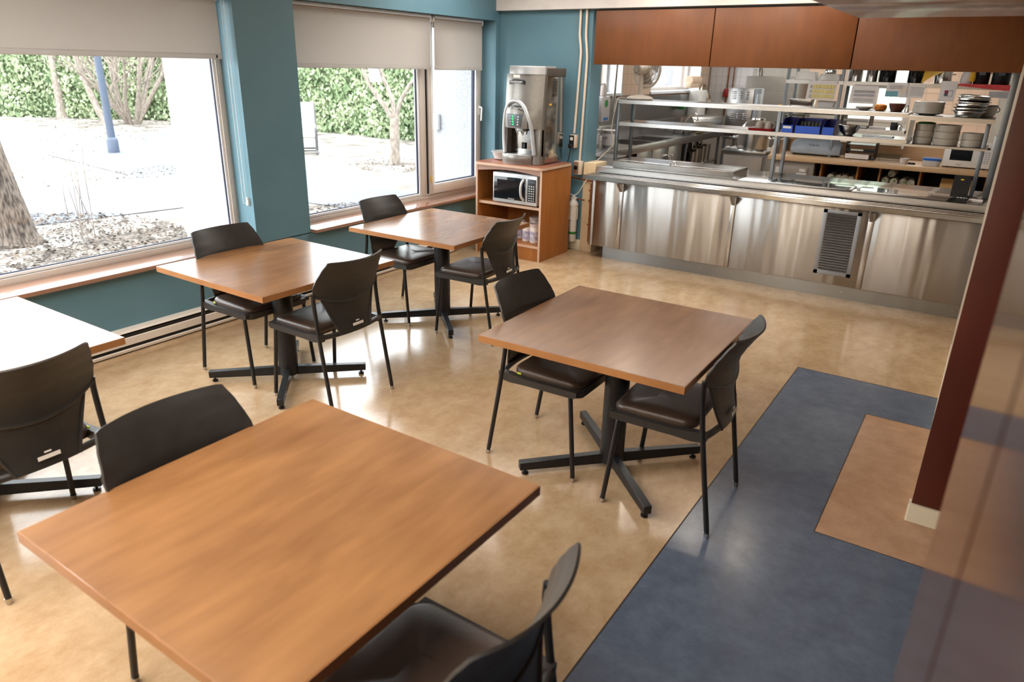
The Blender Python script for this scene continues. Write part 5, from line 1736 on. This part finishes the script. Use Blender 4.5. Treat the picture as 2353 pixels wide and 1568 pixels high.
for z in (-0.03, -0.05, -0.07, -0.09, -0.11):
    strip(t, -0.02, 0.10, z, z + 0.004, 'paper_grey')
t = notice('white notice with a small dark red picture hanging above the plates', 3.940, 4.095, 1.605, 1.815, 0.008, y=2.926)
strip(t, -0.035, 0.045, -0.155, -0.095, 'panel_grey', -0.0132)
strip(t, -0.032, 0.0, -0.128, -0.098, 'print_red', -0.0145)
strip(t, 0.003, 0.042, -0.152, -0.100, 'paper', -0.0145)
t = notice('pale lilac note hanging at the right end of the rack', 4.40, 4.58, 1.66, 1.725, 0.0, 'paper_grey')

# ================================================================== LEFT SINK BENCH
sk = thing('sink_bench', 'long stainless sink bench along the kitchen window wall', 'sink bench', (0, 0, 0))
SZ = 0.925
b = B()   # rim built round two basins
for x0, x1, y0, y1 in ((-0.10, 0.10, 0.38, 5.70), (0.60, 0.70, 0.38, 5.70), (0.10, 0.60, 0.38, 2.35), (0.10, 0.60, 2.98, 3.05), (0.10, 0.60, 3.70, 5.70)):
    b.box(x0, x1, y0, y1, SZ - 0.02, SZ)
b.done('rim', 'steel_kitchen', sk, False)
for y0, y1 in ((2.35, 2.98), (3.05, 3.70)):
    b = B()
    b.box(0.10, 0.60, y0, y1, SZ - 0.30, SZ - 0.29)
    for x0, x1, c, d_ in ((0.095, 0.10, y0, y1), (0.60, 0.605, y0, y1), (0.10, 0.60, y0 - 0.005, y0), (0.10, 0.60, y1, y1 + 0.005)):
        b.box(x0, x1, c, d_, SZ - 0.30, SZ - 0.02)
    b.done('basin', 'steel_kitchen', sk, False)
B().box(0.69, 0.705, 0.38, 5.70, SZ - 0.085, SZ + 0.01, 0.004).done('apron', 'steel_kitchen', sk)
B().box(-0.092, -0.072, 0.38, 5.70, SZ, 1.11, 0.003).done('upstand', 'steel_kitchen', sk)
B().box(-0.095, -0.088, 2.6, 6.40, 1.11, 1.47).done('splash_sheet', 'steel_kitchen', sk, False)
for x in (0.0, 0.64):
    for y in (0.5, 4.12, 5.66):
        B().box(x - 0.018, x + 0.018, y - 0.018, y + 0.018, 0, SZ - 0.02, 0.003).done('leg', 'steel_post', sk)
for y0, y1, hy in ((2.27, 2.78, 2.35), (2.80, 3.36, 3.30), (3.375, 3.90, 3.435)):
    dr = B().box(0.655, 0.668, y0, y1, 0.15, SZ - 0.09, 0.003).done('door', 'steel_kitchen', sk)
    b = B(); b.tube(smooth_pts([(0.668, hy, 0.72), (0.70, hy, 0.715), (0.705, hy, 0.67), (0.70, hy, 0.625), (0.668, hy, 0.62)], 4), 0.007, 8)
    b.done('handle', 'steel_pot', dr)
B().box(0.03, 0.65, 2.40, 4.10, 0.14, 0.16).done('cupboard_floor', 'steel_dark', sk, False)
B().box(0.03, 0.05, 2.40, 5.66, 0.14, SZ - 0.03).done('cupboard_back', 'slot_dark', sk, False)
B().box(0.03, 0.66, 4.15, 5.62, 0.44, 0.46).done('lower_shelf', 'steel_kitchen', sk, False)
B().box(-0.07, 0.45, 4.05, 4.065, SZ, 1.0).done('partition', 'steel_kitchen', sk, False)
cmesh = None
k = 0
for kk, (x, y, h_, m) in enumerate(((0.58, 4.55, 0.20, 0), (0.58, 4.73, 0.23, 0), (0.56, 4.91, 0.22, 0), (0.56, 5.08, 0.25, 0), (0.56, 5.26, 0.27, 0), (0.40, 4.65, 0.30, 0), (0.40, 5.0, 0.33, 0), (0.40, 5.3, 0.30, 0))):
    t = thing('steel_insert', 'steel food insert on the open bench shelf, %s' % ('front row, nearest', 'front row, second from the camera', 'front row, third from the camera', 'front row, fourth from the camera', 'front row, farthest', 'back row, nearest', 'back row, middle', 'back row, farthest')[kk], 'container', (x, y, 0.46), 0, 'steel inserts on the open bench shelf')
    oo = rrect(-0.07, 0.07, -0.08, 0.08, 0.015, 3)
    B().loft([[(a * 0.9, c * 0.9, 0.0) for a, c in oo], [(a, c, h_) for a, c in oo], [(a * 1.08, c * 1.06, h_ + 0.003) for a, c in oo], [(a * 1.08, c * 1.06, h_ + 0.006) for a, c in oo]]).done('body', 'steel_pot', t)
# four upturned white bowls on the drainboard and wrapped bread
bm_ = None
for k, xb in enumerate((0.10, 0.255, 0.41, 0.565)):
    if bm_ is None:
        t = bm_ = lathe_thing('soup_bowl', '', 'bowl', (0, 0, 0), [(0.078, 0.0), (0.08, 0.004), (0.078, 0.09), (0.055, 0.135), (0.0, 0.14)], 'paper_grey', 22)
    else:
        t = copy_tree(bm_)
    t.location = (xb, 4.42, SZ)
    t['label'] = 'grey upturned bowl on the sink drainboard, %s of the row' % ('leftmost', 'second from the left', 'third from the left', 'rightmost')[k]
    t['group'] = 'row of upturned bowls on the drainboard'
br = thing('bread_tray', 'heap of yellow flat bread on the end of the sink bench', 'bread', (0.52, 4.85, SZ))
b = B()
for k in range(9):
    b.xbox((0.14, 0.18, 0.014), Matrix.Translation((0.02 * math.sin(k * 2.1), 0.05 * k - 0.15, 0.012 + 0.012 * (k % 3))) @ Euler((0.1 * math.sin(k), 0.12 * math.cos(k * 1.7), k * 0.6)).to_matrix().to_4x4(), 0.004)
b.done('bread_slices', 'print_yellow', br)
# pre-rinse sprayer
sp = thing('pre_rinse_faucet', 'chrome pre-rinse spray faucet above the sink', 'faucet', (-0.02, 2.45, SZ))
b = B(); b.tube([(0, 0, 0), (0, 0, 0.50)], 0.014, 10)
b.tube(smooth_pts([(0, 0, 0.50), (0.0, 0.0, 1.05), (0.10, -0.02, 1.20), (0.22, -0.04, 1.10), (0.25, -0.05, 0.85)], 8), 0.012, 10); b.done('riser', 'steel_pot', sp)
b = B(); b.tube([(0.26, -0.05, 1.35), (0.245, -0.05, 0.88), (0.235, -0.05, 0.50)], [0.017, 0.017, 0.022], 10); b.tube([(0.235, -0.05, 0.50), (0.23, -0.05, 0.40)], [0.022, 0.03], 12); b.done('spray_arm', 'steel_pot', sp)
b = B(); b.cyl((-0.03, -0.09, 0.06), (-0.03, 0.09, 0.06), 0.02, seg=12)
for s_ in (-1, 1):
    b.tube([(-0.01, s_ * 0.09, 0.06), (0.04, s_ * 0.11, 0.075)], 0.009, 8)
b.done('valve', 'steel_pot', sp)
b = B(); b.tube(smooth_pts([(0.0, 0.1, 0.10), (0.06, 0.10, 0.16), (0.20, 0.12, 0.10), (0.26, 0.14, -0.05)], 6), 0.013, 8); b.done('hose', 'mesh_tan', sp)
# buckets and soap on the near end
for x, y, r_, h_, lab in ((0.46, 1.86, 0.105, 0.20, 'white printed bucket on the near end of the sink bench'), (0.235, 1.80, 0.10, 0.20, 'white printed bucket partly hidden by the blue wall')):
    t = lathe_thing('bucket', lab, 'bucket', (x, y, SZ), [(r_ * 0.92, 0.0), (r_ * 0.94, 0.004), (r_, h_), (r_ * 1.03, h_ + 0.004), (r_ * 1.03, h_ + 0.012), (0, h_ + 0.012)], 'sack_white', 26)
    b = B(); b.lathe([(r_ * 0.975, 0.03), (r_ * 1.0, h_ * 0.85)], seg=26, cap0=False, cap1=False); b.done('print', 'paper', t)
    text('bucket_text', 'NSF', 0.04, 'panel_grey', t, face_ny(-0.02, -r_ - 0.004, h_ * 0.6))
t = thing('soap_dispenser', 'white soap dispenser with a green dot on the kitchen wall', 'soap dispenser', (-0.07, 2.52, 1.18))
B().box(0, 0.12, -0.12, 0.12, 0.0, 0.33, 0.015).done('body', 'sack_white', t)
b = B(); b.cyl((0.119, 0.0, 0.24), (0.123, 0.0, 0.24), 0.05, seg=24); b.done('dot', 'green_dot', t)
B().box(0.118, 0.122, -0.07, 0.07, 0.02, 0.06).done('blue_print', 'blue_print', t, False)
B().lathe([(0.05, 0.33), (0.06, 0.34), (0.055, 0.46), (0.03, 0.50)], (0.06, -0.02, 0), 18).done('bottle', 'tub_white', t)
t = thing('plastic_crate', 'white translucent plastic crate behind the left end of the counter', 'crate', (0.955, 0.80, 0.74))
oo = rrect(-0.17, 0.17, -0.14, 0.14, 0.03, 3)
B().loft([[(a * 0.88, c * 0.88, 0.0) for a, c in oo], [(a, c, 0.20) for a, c in oo], [(a * 1.04, c * 1.04, 0.203) for a, c in oo], [(a * 1.04, c * 1.04, 0.213) for a, c in oo], [(a * 0.97, c * 0.97, 0.213) for a, c in oo], [(a * 0.86, c * 0.86, 0.005) for a, c in oo]]).done('crate_body', 'tub_clear', t)
cart = thing('utility_cart', 'low steel stand under the white crate', 'stand', (0.955, 0.80, 0))
B().box(-0.2, 0.2, -0.17, 0.17, 0.72, 0.74).done('deck', 'steel_kitchen', cart, False)
for x in (-0.18, 0.18):
    for y in (-0.15, 0.15):
        B().box(x - 0.012, x + 0.012, y - 0.012, y + 0.012, 0, 0.72).done('leg', 'steel_post', cart, False)
# paper towel and wall dispenser by the second window
t = thing('paper_towel_roll', 'beige paper towel roll on the kitchen window sill', 'paper towel', (-0.02, 6.02, 1.58))
b = B(); b.cyl((0, -0.28, 0.12), (0, 0.20, 0.12), 0.075, seg=20); b.done('roll', 'towel_beige', t)
B().box(-0.06, 0.06, -0.30, 0.12, 0.0, 0.09, 0.01).done('folded_towels', 'towel_beige', t)
t = thing('towel_dispenser', 'white towel dispenser on the steel splash sheet', 'dispenser', (-0.088, 6.20, 1.10))
B().box(0, 0.20, -0.22, 0.18, 0, 0.44, 0.02).done('case', 'plastic_white', t)
B().box(0.01, 0.16, 0.18, 0.20, 0.05, 0.40, 0.005).done('flap', 'alu_light', t)
t = thing('soap_dispenser', 'clear soap dispenser with green liquid beside the towel dispenser', 'soap dispenser', (-0.088, 5.60, 1.22))
B().box(0, 0.14, -0.16, 0.02, 0, 0.26, 0.03).done('case', 'clear_plastic', t)
B().box(0.02, 0.12, -0.12, -0.02, 0.02, 0.08, 0.005).done('liquid', 'filter_green', t)
for y, z, r_, lab in ((6.60, 1.48, 0.16, 'large round wire strainer hanging on the tiled corner'), (6.86, 1.36, 0.11, 'smaller wire strainer hanging on the tiled corner')):
    t = thing('wire_strainer', lab, 'strainer', (0.0, y, z))
    b = B(); b.lathe([(r_, 0.0), (r_ * 0.9, -0.04), (r_ * 0.5, -0.08), (0.01, -0.095)], seg=20, cap0=False); b.bm.transform(Matrix.Rotation(R(75), 4, 'Y')); b.done('mesh_bowl', 'mesh_tan', t)
    b = B(); b.tube([(0, 0, r_ * 0.9), (-0.02, 0, r_ + 0.22)], 0.008, 6); b.done('handle', 'steel_pot', t)
t = thing('gas_pipe', 'thin vertical pipe with a red valve on the white tiles', 'pipe', (0.26, 7.0, 1.0))
b = B(); b.tube([(0, 0, 0.1), (0, 0, 1.75)], 0.014, 8); b.tube([(0.09, 0.01, 0.3), (0.09, 0.01, 1.75)], 0.012, 8); b.done('pipe', 'copper', t)
B().box(-0.05, 0.05, -0.04, 0.02, 0.42, 0.56, 0.01).done('valve', 'valve_red', t)

# ================================================================== BACK LEFT APPLIANCES
ov = thing('steam_oven', 'stainless steam oven cabinet with louvre slots', 'oven', (0.92, 5.0, 0.0))
B().box(0, 0.40, 0, 0.55, 0.90, 1.625, 0.004).done('body', 'steel_kitchen', ov)
B().box(-0.01, 0.52, -0.02, 0.60, 0.86, 0.90, 0.004).done('stand_top', 'steel_kitchen', ov)
for x in (0.02, 0.48):
    for y in (0.02, 0.54):
        B().box(x - 0.02, x + 0.02, y - 0.02, y + 0.02, 0, 0.86).done('leg', 'steel_post', ov, False)
ls = B().box(-0.036, 0.036, -0.005, 0, -0.004, 0.004, 0.0015).mesh('louvre', 'steel_pot')
ld = B().box(-0.036, 0.036, -0.002, 0, -0.010, -0.004).mesh('louvre_gap', 'slot_dark', False)
for zz, nn in ((1.47, 5), (1.17, 4)):
    for i in range(3):
        for k in range(nn):
            inst('louvre', ls, ov, (0.10 + 0.10 * i, -0.001, zz + 0.026 * k))
            inst('louvre_gap', ld, ov, (0.10 + 0.10 * i, -0.001, zz + 0.026 * k))
od = B().box(0.42, 0.52, -0.03, 0.10, 0.92, 1.625, 0.006).done('oven_door', 'louver_frame', ov)
B().box(0.455, 0.53, -0.06, -0.03, 0.95, 1.55, 0.008).done('door_handle', 'disp_light', od)
rf = thing('upright_fridge', 'tall grey upright refrigerator at the back of the kitchen', 'refrigerator', (0.80, 6.25, 0))
B().box(0, 0.86, 0.02, 0.75, 0.06, 1.795, 0.008).done('cabinet', 'fridge_grey', rf)
B().box(0.005, 0.855, 0, 0.02, 0.10, 1.55, 0.004).done('fridge_door', 'fridge_grey', rf)
B().box(0.60, 0.66, -0.003, 0, 1.26, 1.36).done('yellow_note', 'yellow_sticker', rf, False)
B().box(0.0, 0.86, 0.03, 0.7, 0.0, 0.06).done('plinth', 'slot_dark', rf, False)
t = canister(0.95, 6.5, 0.05, 0.14, 'steel_pot', 'small steel canister standing on top of the refrigerator', 'steel_canister', 'canister'); t.location = (0.95, 6.5, 1.797)
stb = thing('steel_cabinet', 'low stainless cabinet with a pot on it beside the maple worktable', 'cabinet', (1.575, 2.98, 0))
B().box(0, 0.55, 0.02, 0.66, 0.10, 0.855).done('carcass', 'steel_kitchen', stb, False)
B().box(-0.012, 0.565, -0.02, 0.70, 0.86, 0.905, 0.004).done('worktop', 'steel_kitchen', stb)
B().box(0.02, 0.53, 0.0, 0.02, 0.12, 0.84, 0.004).done('door', 'taupe', stb)
b = B()
for x in (0.04, 0.51):
    b.cyl((x, 0.08, 0), (x, 0.08, 0.10), 0.02, seg=10); b.cyl((x, 0.6, 0), (x, 0.6, 0.10), 0.02, seg=10)
b.done('leg', 'steel_post', stb)
pt = thing('stock_pot', 'wide stainless stock pot on the low steel cabinet', 'pot', (1.87, 3.28, 0.906))
B().lathe([(0.20, 0.0), (0.208, 0.006), (0.21, 0.20), (0.218, 0.204), (0.218, 0.212), (0.202, 0.208), (0.20, 0.01), (0, 0.008)], seg=36, cap1=False).done('body', 'steel_pot', pt)
b = B()
for s_, c_ in ((-1, 0.155), (1, 0.155)):
    b.tube(smooth_pts([(0.21 * s_, -0.05, c_), (0.25 * s_, -0.045, c_ - 0.01), (0.26 * s_, 0, c_ - 0.012), (0.25 * s_, 0.045, c_ - 0.01), (0.21 * s_, 0.05, c_)], 4), 0.008, 8)
b.done('handle', 'steel_pot', pt)
ld_ = thing('pot_lid', 'domed stainless lid over the wide stock pot', 'lid', (1.90, 3.28, 1.122))
B().lathe([(0.222, 0.0), (0.224, 0.006), (0.205, 0.05), (0.15, 0.12), (0.09, 0.155), (0.085, 0.175), (0.0, 0.178)], seg=36).done('dome', 'steel_pot', ld_)
t = thing('long_pan', 'long stainless roll-top pan on the bench before the steam oven', 'pan', (0.62, 4.75, SZ + 0.03))
b = B(); b.cyl((-0.05, -0.45, 0.14), (0.20, 0.15, 0.14), 0.13, seg=22); b.done('roll_top', 'steel_pot', t)
b = B(); b.tube(smooth_pts([(-0.10, -0.55, 0.02), (-0.05, -0.50, 0.20), (0.05, -0.45, 0.30), (0.10, -0.42, 0.20)], 5), 0.012, 8); b.done('spout', 'steel_pot', t)
rg = thing('towel_rag', 'white rag with blue stripes hanging off the low steel cabinet', 'cloth', (1.66, 3.02, 0.906))
B().sheet(lambda u, v: (-0.08 + 0.16 * u + 0.02 * v, 0.0 + 0.12 * v, 0.006 + 0.02 * abs(math.sin(5 * u + 2 * v))), 10, 8, 0.004).done('rag', 'paper', rg)

# ================================================================== OUTDOORS
GZ = -0.15
gr = struct(rects(B(), [(-70, -0.462, -30, 45)], GZ).done('ground', 'ground', smooth=False), 'pale leaf strewn yard outside the windows')
b = B()
vs = []
PATH = [(-7.0, -3.5), (-8.5, 0.5), (-12.5, 1.0), (-16, 4.0), (-15, 6.0), (-11.0, 4.0), (-7.0, 3.2), (-4.2, 2.5), (-2.2, 2.2), (-2.2, 0.9), (-4.8, 0.6), (-5.5, -3.5)]
vs = [b.bm.verts.new((x, y, GZ + 0.01)) for x, y in PATH]
b.bm.faces.new(vs)
b.done('garden_path', 'path', gr, False)
rng = random.Random(3)


def leaves(name, label, cat, pts, size, m, kind='stuff', flat=False):
    """many small leaf quads in one mesh"""
    V, F = [], []
    for (x, y, z) in pts:
        s = size * rng.uniform(0.6, 1.3)
        if flat:
            e = Euler((rng.uniform(-0.5, 0.5), rng.uniform(-0.5, 0.5), rng.uniform(0, 6.3)))
        else:
            e = Euler((rng.uniform(0, 6.3), rng.uniform(0, 6.3), rng.uniform(0, 6.3)))
        r = e.to_matrix()
        i = len(V)
        for q in ((-0.5, 0, 0), (0, -0.28, 0.04), (0.5, 0, 0), (0, 0.28, 0.04)):
            V.append(tuple(Vector((x, y, z)) + r @ (Vector(q) * s)))
        F.append((i, i + 1, i + 2, i + 3))
    me = bpy.data.meshes.new(name)
    me.from_pydata(V, [], F)
    me.materials.append(MATS[m])
    o = bpy.data.objects.new(name, me)
    C.objects.link(o)
    if kind:
        o['kind'] = kind
    if label:
        o['label'] = label
        o['category'] = cat
    return o


# fallen leaves in drifts
pts = []
for cx, cy, rx, ry, n in ((-4.5, -3.0, 1.8, 1.6, 3600), (-2.6, -2.2, 1.5, 1.6, 2400), (-2.2, 0.2, 1.5, 1.8, 3600), (-5.9, 4.9, 1.1, 1.1, 700), (-19, 6, 3.5, 2.2, 900), (-8.5, 1.9, 0.7, 2.2, 500), (-12, -1, 4, 2, 700), (-17, 1, 5, 4, 900)):
    for _ in range(n):
        a, q = rng.uniform(0, 2 * PI), math.sqrt(rng.random())
        pts.append((cx + rx * q * math.cos(a), cy + ry * q * math.sin(a), GZ + rng.uniform(0.012, 0.03)))
pts = [p for p in pts if p[0] < -1.05 or (p[0] < -0.7 and p[1] < -3.4)]
leaves('fallen_leaves', 'brown fallen leaves strewn in drifts over the yard', 'leaves', pts, 0.055, 'dead_leaf', flat=True)


# hedge: shrub masses with leaf shell
def hedge(name, label, p0, p1, h, dep, n, lm='leaf_a'):
    t = thing(name, label, 'hedge', (0, 0, GZ))
    p0, p1 = Vector(p0), Vector(p1)
    d = (p1 - p0)
    L = d.length
    d.normalize()
    nrm = Vector((d.y, -d.x))
    b = B()
    N = int(L / 0.7)
    rings = []
    for i in range(N + 1):
        c = p0 + d * (L * i / N)
        k = 0.85 + 0.12 * math.sin(i * 1.7) + 0.06 * math.sin(i * 3.9)
        hh = h * (0.93 + 0.06 * math.sin(i * 1.1))
        rings.append([(c.x + nrm.x * dep * 0.5 * k * q, c.y + nrm.y * dep * 0.5 * k * q, z * hh) for q, z in ((0.8, 0.0), (1.0, 0.3), (0.95, 0.6), (0.6, 0.92), (0, 1.0), (-0.6, 0.92), (-0.95, 0.6), (-1.0, 0.3), (-0.8, 0))])
    b.loft(rings)
    b.done('hedge_core', 'hedge_core' if lm == 'leaf_a' else 'core_pale', t)
    pts = []
    for _ in range(n):
        s = rng.random() * L
        i = s / L * N
        k = 0.85 + 0.12 * math.sin(i * 1.7) + 0.06 * math.sin(i * 3.9)
        z = rng.random() ** 0.9
        prof = 0.9 + 0.15 * math.sin(z * 3) if z < 0.6 else max(0.1, 1.0 - (z - 0.6) * 1.6)
        side = 1 if rng.random() < 0.85 else -1
        clump = 0.25 * math.sin(s * 5.1 + z * 9) * math.sin(z * 13 + s * 2.3)
        off = side * dep * 0.5 * k * (prof + 0.10 + clump * 0.5) + rng.uniform(-0.08, 0.12)
        c = p0 + d * s
        pts.append((c.x + nrm.x * off, c.y + nrm.y * off, z * h * 1.02 + rng.uniform(-0.05, 0.05)))
    o = leaves('leaf_mass', None, None, pts, 0.15, lm)
    o.parent = t
    return t


hedge('cedar_hedge', 'tall green cedar hedge behind the lamp post and bare trees', (-34, 0.2), (-18.5, 9.6), 4.2, 1.6, 42000)
hedge('cedar_hedge', 'tall green cedar hedge behind the small forked tree and bench', (-18.8, 9.9), (-3.0, 9.4), 3.6, 1.4, 42000)
hedge('garden_hedge', 'green shrubs outside the far kitchen window', (9, 13.5), (-4, 13.5), 3.6, 1.6, 9000, 'leaf_pale')
g2 = struct(rects(B(), [(-0.46, 20, 7.3, 40)], GZ).done('ground_rear', 'ground', smooth=False))


def branch_pts(p, d, L, n, wob):
    out = [Vector(p)]
    v = Vector(d).normalized()
    for i in range(n):
        v = (v + Vector((rng.uniform(-wob, wob), rng.uniform(-wob, wob), rng.uniform(-wob * 0.5, wob)))).normalized()
        out.append(out[-1] + v * (L / n))
    return out


def bare_tree(name, label, base, trunk, r0, nb, bl, m, spread=0.9, fork=0.5, cat='tree', twigs=4):
    t = thing(name, label, cat, (base[0], base[1], GZ))
    P = [Vector(p) for p in trunk]
    S = smooth_pts(P, 5)
    n = len(S)
    b = B(); b.tube(S, [r0 * (1.25 if i == 0 else 1.0) * (1 - 0.65 * i / (n - 1)) for i in range(n)], 12)
    b.done('trunk', m, t)
    b = B()
    for k in range(nb):
        i = int(n * (fork + (1 - fork) * k / max(1, nb - 1) * 0.98))
        i = min(i, n - 1)
        a = k * 2.4 + rng.uniform(-0.3, 0.3)
        d = Vector((math.cos(a) * spread, math.sin(a) * spread, rng.uniform(0.5, 1.1)))
        q = branch_pts(S[i], d, bl * rng.uniform(0.7, 1.2), 6, 0.22)
        rr = r0 * 0.38
        b.tube(q, [rr * (1 - 0.8 * j / 6) for j in range(7)], 6)
        for w_ in range(twigs):
            j = rng.randint(2, 5)
            d2 = (q[j] - q[j - 1]).normalized() + Vector((rng.uniform(-0.9, 0.9), rng.uniform(-0.9, 0.9), rng.uniform(-0.2, 0.7)))
            q2 = branch_pts(q[j], d2, bl * 0.55, 4, 0.3)
            b.tube(q2, [rr * 0.35 * (1 - 0.7 * j2 / 4) for j2 in range(5)], 5)
    b.done('branches', m, t)
    return t


bare_tree('big_tree', 'thick rough barked tree trunk close outside the left window', (-4.55, -3.15), [(0.05, 0.05, -0.05), (0.0, 0.0, 0.5), (-0.06, -0.05, 1.2), (-0.10, -0.09, 2.0), (-0.55, -0.5, 3.4), (-0.8, -0.6, 4.6)], 0.235, 6, 2.2, 'bark', fork=0.6)
bare_tree('pine_tree', 'straight pale tree trunk standing left of the lamp post', (-22.6, 6.3), [(0, 0, 0), (0.05, 0, 2), (0, 0, 6), (0, 0, 9)], 0.17, 8, 2.5, 'bark_pale', fork=0.35)
bare_tree('birch_tree', 'slim leaning pale trunk just left of the lamp post', (-19.0, 5.55), [(0.25, 0.2, 0), (0, 0, 0.8), (-0.35, -0.25, 3), (-0.5, -0.3, 7)], 0.12, 6, 2.2, 'bark_pale', fork=0.5)
bare_tree('dark_tree', 'brown tree trunk right behind the lamp post', (-21.5, 7.2), [(0, 0, 0), (0.0, 0, 2), (-0.1, 0, 7)], 0.17, 6, 2.2, 'bark', fork=0.4)
t = thing('bare_shrub', 'bare many stemmed shrub right of the lamp post', 'shrub', (-18.8, 6.6, GZ))
b = B()
for k in range(16):
    a = rng.uniform(0, 2 * PI)
    lean = rng.uniform(0.1, 0.9)
    q = branch_pts((0.15 * math.cos(a), 0.15 * math.sin(a), 0), (math.cos(a) * lean, math.sin(a) * lean, 1), rng.uniform(3, 4.6), 7, 0.16)
    r0 = rng.uniform(0.04, 0.10)
    b.tube(q, [r0 * (1 - 0.8 * j / 7) for j in range(8)], 6)
    for w_ in range(6):
        j = rng.randint(2, 6)
        q2 = branch_pts(q[j], (q[j] - q[j - 1]).normalized() + Vector((rng.uniform(-1, 1), rng.uniform(-1, 1), rng.uniform(-0.4, 0.6))), 1.6, 4, 0.3)
        b.tube(q2, [0.02 * (1 - 0.7 * j2 / 4) for j2 in range(5)], 5)
b.done('stems', 'bark_pale', t)
t = thing('dry_stalks', 'thin dry stalks beside the thick tree trunk', 'stalks', (-4.25, -2.55, GZ))
b = B()
for k in range(7):
    q = branch_pts((rng.uniform(-0.15, 0.2), rng.uniform(-0.1, 0.15), 0), (rng.uniform(-0.1, 0.1), rng.uniform(-0.1, 0.1), 1), rng.uniform(0.6, 1.1), 5, 0.08)
    b.tube(q, [0.006, 0.005, 0.005, 0.004, 0.003, 0.002], 5)
b.done('stalk', 'bark_pale', t)
# small forked tree with two feeders
ft = thing('forked_tree', 'small bare forked tree with bird feeders beyond the fixed pane', 'tree', (-6.05, 4.95, GZ))
b = B(); b.tube(smooth_pts([(0, 0, -0.02), (0, 0.0, 0.3), (0.02, 0.0, 0.72), (0.03, 0, 0.95)], 4), [0.115 - 0.0018 * i for i in range(13)], 12); b.done('trunk', 'bark_pale', ft)
b = B()
for q, r0 in (([(0.0, 0, 0.9), (-0.12, -0.10, 1.15), (-0.42, -0.28, 1.65), (-0.55, -0.36, 2.1), (-0.85, -0.55, 2.6), (-1.1, -0.6, 3.4)], 0.055),
              ([(0.02, 0, 0.92), (0.0, -0.02, 1.3), (-0.20, -0.12, 1.9), (-0.28, -0.16, 2.6), (-0.2, -0.1, 3.4)], 0.05),
              ([(0.05, 0.02, 0.9), (0.12, 0.08, 1.25), (0.32, 0.22, 1.65), (0.55, 0.42, 1.9), (0.8, 0.6, 2.6)], 0.05)):
    S = smooth_pts(q, 4)
    b.tube(S, [r0 * (1 - 0.6 * i / len(S)) for i in range(len(S))], 8)
    for w_ in range(9):
        j = rng.randint(len(S) // 2, len(S) - 1)
        q2 = branch_pts(S[j], (rng.uniform(-1, 1), rng.uniform(-1, 1), rng.uniform(0, 1)), 0.9, 4, 0.3)
        b.tube(q2, [0.012 * (1 - 0.7 * j2 / 4) for j2 in range(5)], 5)
b.done('branches', 'bark_pale', ft)
for x, y, z, lab in ((-6.35, 4.78, 1.50, 'white bird feeder hanging on the left fork of the small tree'), (-5.45, 5.40, 1.45, 'white bird feeder on a pole at the right of the small tree')):
    f_ = thing('bird_feeder', lab, 'bird feeder', (x, y, z))
    B().box(-0.09, 0.09, -0.09, 0.09, 0, 0.26, 0.01).done('house', 'feeder', f_)
    B().prism([(-0.12, 0.26), (0.12, 0.26), (0.0, 0.34)], -0.11, 0.11, 'y').done('roof', 'feeder', f_)
    b = B(); b.tube([(0, 0, 0), (0, 0, GZ - z)], 0.015, 6) if x > -6 else b.tube([(0, 0, 0.33), (0, 0, 0.5)], 0.006, 6); b.done('support', 'bark_pale', f_)
# lamp post
lp_ = thing('lamp_post', 'blue grey metal lamp post standing in the yard', 'lamp post', (-11.95, 2.15, GZ))
B().lathe([(0.12, 0.0), (0.12, 0.28), (0.10, 0.32), (0.082, 0.34)], seg=20).done('base_cover', 'lamp_post', lp_)
b = B(); b.tube([(0, 0, 0.3), (0, 0, 4.6)], [0.082, 0.06], 18); b.done('pole', 'lamp_post', lp_)
B().lathe([(0.06, 4.6), (0.22, 4.66), (0.25, 4.8), (0.06, 5.0)], seg=20).done('lamp_head', 'lamp_post', lp_)
# glider bench
gb = thing('glider_bench', 'outdoor glider bench with pale fabric and dark arms', 'bench', (-9.25, 4.2, GZ), R(-42))
b = B()
for y in (0.0, 1.1):
    b.tube(smooth_pts([(-0.36, y, 0.03), (-0.30, y, 0.10), (0.30, y, 0.10), (0.36, y, 0.03)], 4), 0.032, 8)
    b.tube(smooth_pts([(-0.26, y, 0.12), (-0.30, y, 0.35), (-0.28, y, 0.58), (-0.18, y, 0.64), (0.20, y, 0.62), (0.28, y, 0.54), (0.24, y, 0.12)], 4), 0.032, 8)
    b.tube(smooth_pts([(0.22, y, 0.40), (0.0, y, 0.36), (-0.22, y, 0.38), (-0.34, y, 0.72), (-0.44, y, 1.08), (-0.50, y, 1.12)], 4), 0.02, 8)
for x in (-0.25, 0.25):
    b.tube([(x, 0, 0.12), (x, 1.1, 0.12)], 0.02, 8)
b.done('frame', 'glider_frame', gb)
prof = smooth_pts([(0.22, 0, 0.42), (0.0, 0, 0.38), (-0.20, 0, 0.40), (-0.33, 0, 0.72), (-0.43, 0, 1.06), (-0.50, 0, 1.12)], 4)
def gsf(u, v):
    i = u * (len(prof) - 1)
    k = min(int(i), len(prof) - 2)
    p = prof[k].lerp(prof[k + 1], i - k)
    return (p.x, 0.02 + 1.06 * v, p.z)
B().sheet(gsf, 20, 4, 0.012).done('sling', 'glider_cloth', gb)
eb = B().box(-0.04, 0.04, -0.05, 0.0, -0.09, 0.09, 0.008).done('meter_box', 'feeder'); eb.location = (-0.88, 0.045, 1.25)
tag(eb, 'small pale electrical box on the stucco outside the casement', 'box')
